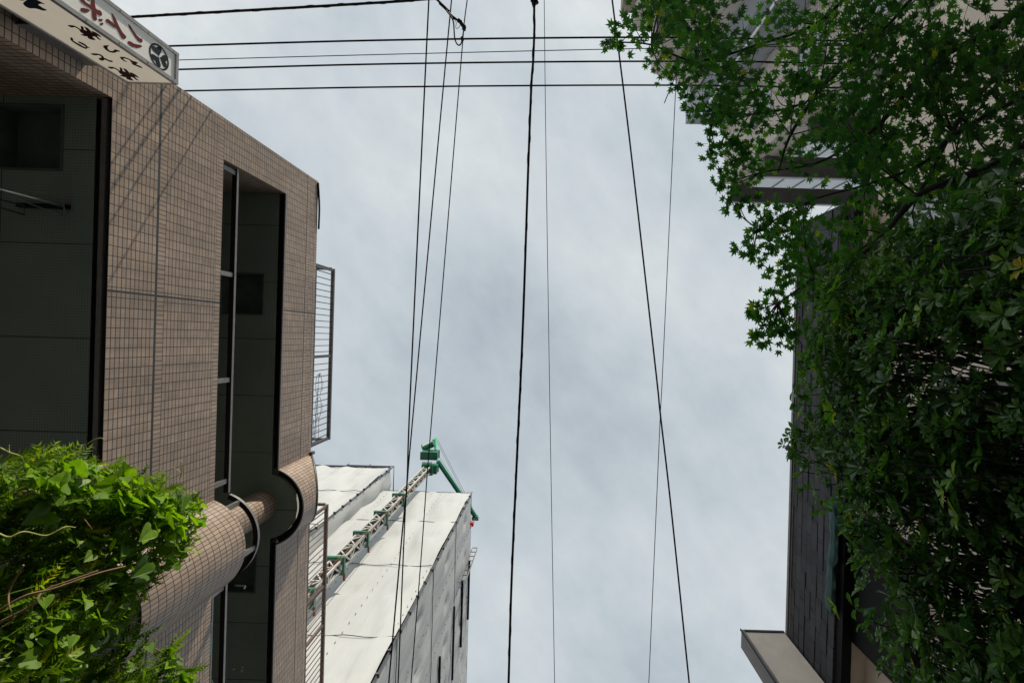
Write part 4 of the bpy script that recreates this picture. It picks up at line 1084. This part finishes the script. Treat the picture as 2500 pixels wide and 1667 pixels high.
def stem(pts, r, mat): m = MB(); m.tube(spline([P(u, v, h*.93)+Vector((.015*noise.noise(Vector((u*.05, v*.05, 1))), .02*noise.noise(Vector((u*.05, v*.05, 7))), 0)) for u, v, h in pts], 8), r*.62, 6, r1=r*.3); return m.build('bare_stem', mat, vine)
stem([(-10,1490,1.22),(60,1455,1.24),(130,1430,1.27),(230,1400,1.32),(310,1380,1.38)], .0055, 'vine_stem')
stem([(-10,1525,1.22),(70,1475,1.24),(110,1440,1.27),(170,1425,1.3),(240,1395,1.34)], .005, 'vine_stem')
stem([(60,1385,1.25),(20,1430,1.24),(25,1480,1.22),(30,1520,1.22),(-10,1545,1.2)], .004, 'vine_stem')
stem([(-5,1303,1.24),(20,1307,1.24),(60,1298,1.26),(110,1297,1.3),(150,1291,1.33),(190,1280,1.38)], .004, 'tendril')
stem([(-5,1098,1.34),(25,1105,1.35),(45,1115,1.37),(60,1140,1.4),(75,1155,1.42)], .0035, 'tendril')
stem([(25,1102,1.35),(29,1092,1.35),(28,1082,1.35)], .003, 'tendril')
stem([(441,1175,1.85),(443,1155,1.85),(434,1145,1.85),(418,1142,1.85)], .003, 'tendril')
stem([(443,1155,1.85),(446,1135,1.85),(437,1118,1.85)], .003, 'tendril')
stem([(410,1660,1.45),(425,1655,1.45),(430,1640,1.45),(422,1625,1.45),(412,1623,1.45)], .003, 'tendril')
stem([(215,1080,1.8),(232,1068,1.8),(248,1070,1.8),(252,1078,1.8)], .003, 'tendril')


# ------------------------------------------------------------------ camera, light, sky
cam = bpy.data.cameras.new('camera'); co = bpy.data.objects.new('camera', cam); COL.objects.link(co)
cam.sensor_width = 36; cam.lens = 36*F_PX/2500; cam.clip_start = .05; cam.clip_end = 2000
cam.shift_x = -(U0-1250)/2500; cam.shift_y = -(833.5-V0)/2500
X, Y, Z = Vector((1, 0, 0)), Vector((0, 1, 0)), Vector((0, 0, 1))
cx = X*CR-Y*SR; cy = -(X*SR+Y*CR); cz = cx.cross(cy)
co.matrix_world = Matrix(((cx.x, cy.x, cz.x, 0), (cx.y, cy.y, cz.y, 0), (cx.z, cy.z, cz.z, EYE), (0, 0, 0, 1)))
S.camera = co

SUN = Vector((.25, -1.0, .56)).normalized()
sl = bpy.data.lights.new('sun', 'SUN'); so = bpy.data.objects.new('sun', sl); COL.objects.link(so)
sl.energy = 4.3; sl.angle = radians(.55); sl.color = (1.0, .91, .76)
so.rotation_euler = SUN.to_track_quat('Z', 'Y').to_euler(); so.location = (0, 0, 30)
w = bpy.data.worlds.new('World'); S.world = w; w.use_nodes = True; nt = w.node_tree; bg = nt.nodes['Background']
sky = N(nt, 'ShaderNodeTexSky', sky_type='NISHITA'); sky.sun_disc = False
sky.sun_elevation = math.asin(SUN.z); sky.sun_rotation = math.atan2(SUN.x, SUN.y)
tc = N(nt, 'ShaderNodeTexCoord'); sep = N(nt, 'ShaderNodeSeparateXYZ'); nt.links.new(tc.outputs['Generated'], sep.inputs[0])
zc = math_n(nt, 'MAXIMUM', sep.outputs[2], .12)
cmb = N(nt, 'ShaderNodeCombineXYZ')
nt.links.new(math_n(nt, 'DIVIDE', sep.outputs[0], zc), cmb.inputs[0]); nt.links.new(math_n(nt, 'DIVIDE', sep.outputs[1], zc), cmb.inputs[1])
mp = N(nt, 'ShaderNodeMapping'); nt.links.new(cmb.outputs[0], mp.inputs[0]); mp.inputs['Rotation'].default_value = (0, 0, radians(-50))
mp2 = N(nt, 'ShaderNodeMapping'); nt.links.new(mp.outputs[0], mp2.inputs[0]); mp2.inputs['Scale'].default_value = (.9, 1.3, 1); mp2.inputs['Location'].default_value = (5.3, 2.2, .4); mp = mp2
n1 = noise_tex(nt, 1.9, 10, .60, vec=mp.outputs[0]); n2 = noise_tex(nt, .55, 3, .5, vec=mp.outputs[0])
f = math_n(nt, 'SUBTRACT', math_n(nt, 'ADD', math_n(nt, 'MULTIPLY', n1, .85), math_n(nt, 'MULTIPLY', n2, .65)), .25)
f = math_n(nt, 'ADD', f, math_n(nt, 'MULTIPLY', sep.outputs[1], -.09))
f = math_n(nt, 'ADD', f, math_n(nt, 'MULTIPLY', sep.outputs[0], -.06))
cloud = ramp(nt, f, ((.30, (.45, .515, .575)), (.45, (.575, .64, .685)), (.57, (.68, .735, .76)), (.70, (.83, .86, .86))))
skyc = mix_col(nt, 1.0, sky.outputs[0], (.09, .09, .09), 'MULTIPLY')
low = N(nt, 'ShaderNodeMapRange'); low.inputs['From Min'].default_value = .10; low.inputs['From Max'].default_value = .62
low.inputs['To Max'].default_value = 1.0; nt.links.new(sep.outputs[2], low.inputs['Value'])
side = N(nt, 'ShaderNodeMapRange'); side.inputs['From Min'].default_value = .6; side.inputs['From Max'].default_value = -.9
side.inputs['To Min'].default_value = .16; side.inputs['To Max'].default_value = 2.4   # unseen low sky brightened sunward, dimmed opposite, to shape the wall light
nt.links.new(math_n(nt, 'ADD', math_n(nt, 'MULTIPLY', sep.outputs[1], .87), math_n(nt, 'MULTIPLY', sep.outputs[0], .12)), side.inputs['Value']); nt.links.new(side.outputs[0], low.inputs['To Min'])
cl_ = mix_col(nt, .93, skyc, cloud)
vm = N(nt, 'ShaderNodeVectorMath', operation='SCALE'); nt.links.new(cl_, vm.inputs[0]); nt.links.new(low.outputs[0], vm.inputs['Scale'])
nt.links.new(vm.outputs[0], bg.inputs['Color']); bg.inputs['Strength'].default_value = 1.0

S.render.engine = 'CYCLES'
S.view_settings.view_transform = 'Standard'; S.view_settings.look = 'None'; S.view_settings.gamma = 1; S.view_settings.exposure = 0.0
S.cycles.max_bounces = 6; S.cycles.transparent_max_bounces = 4
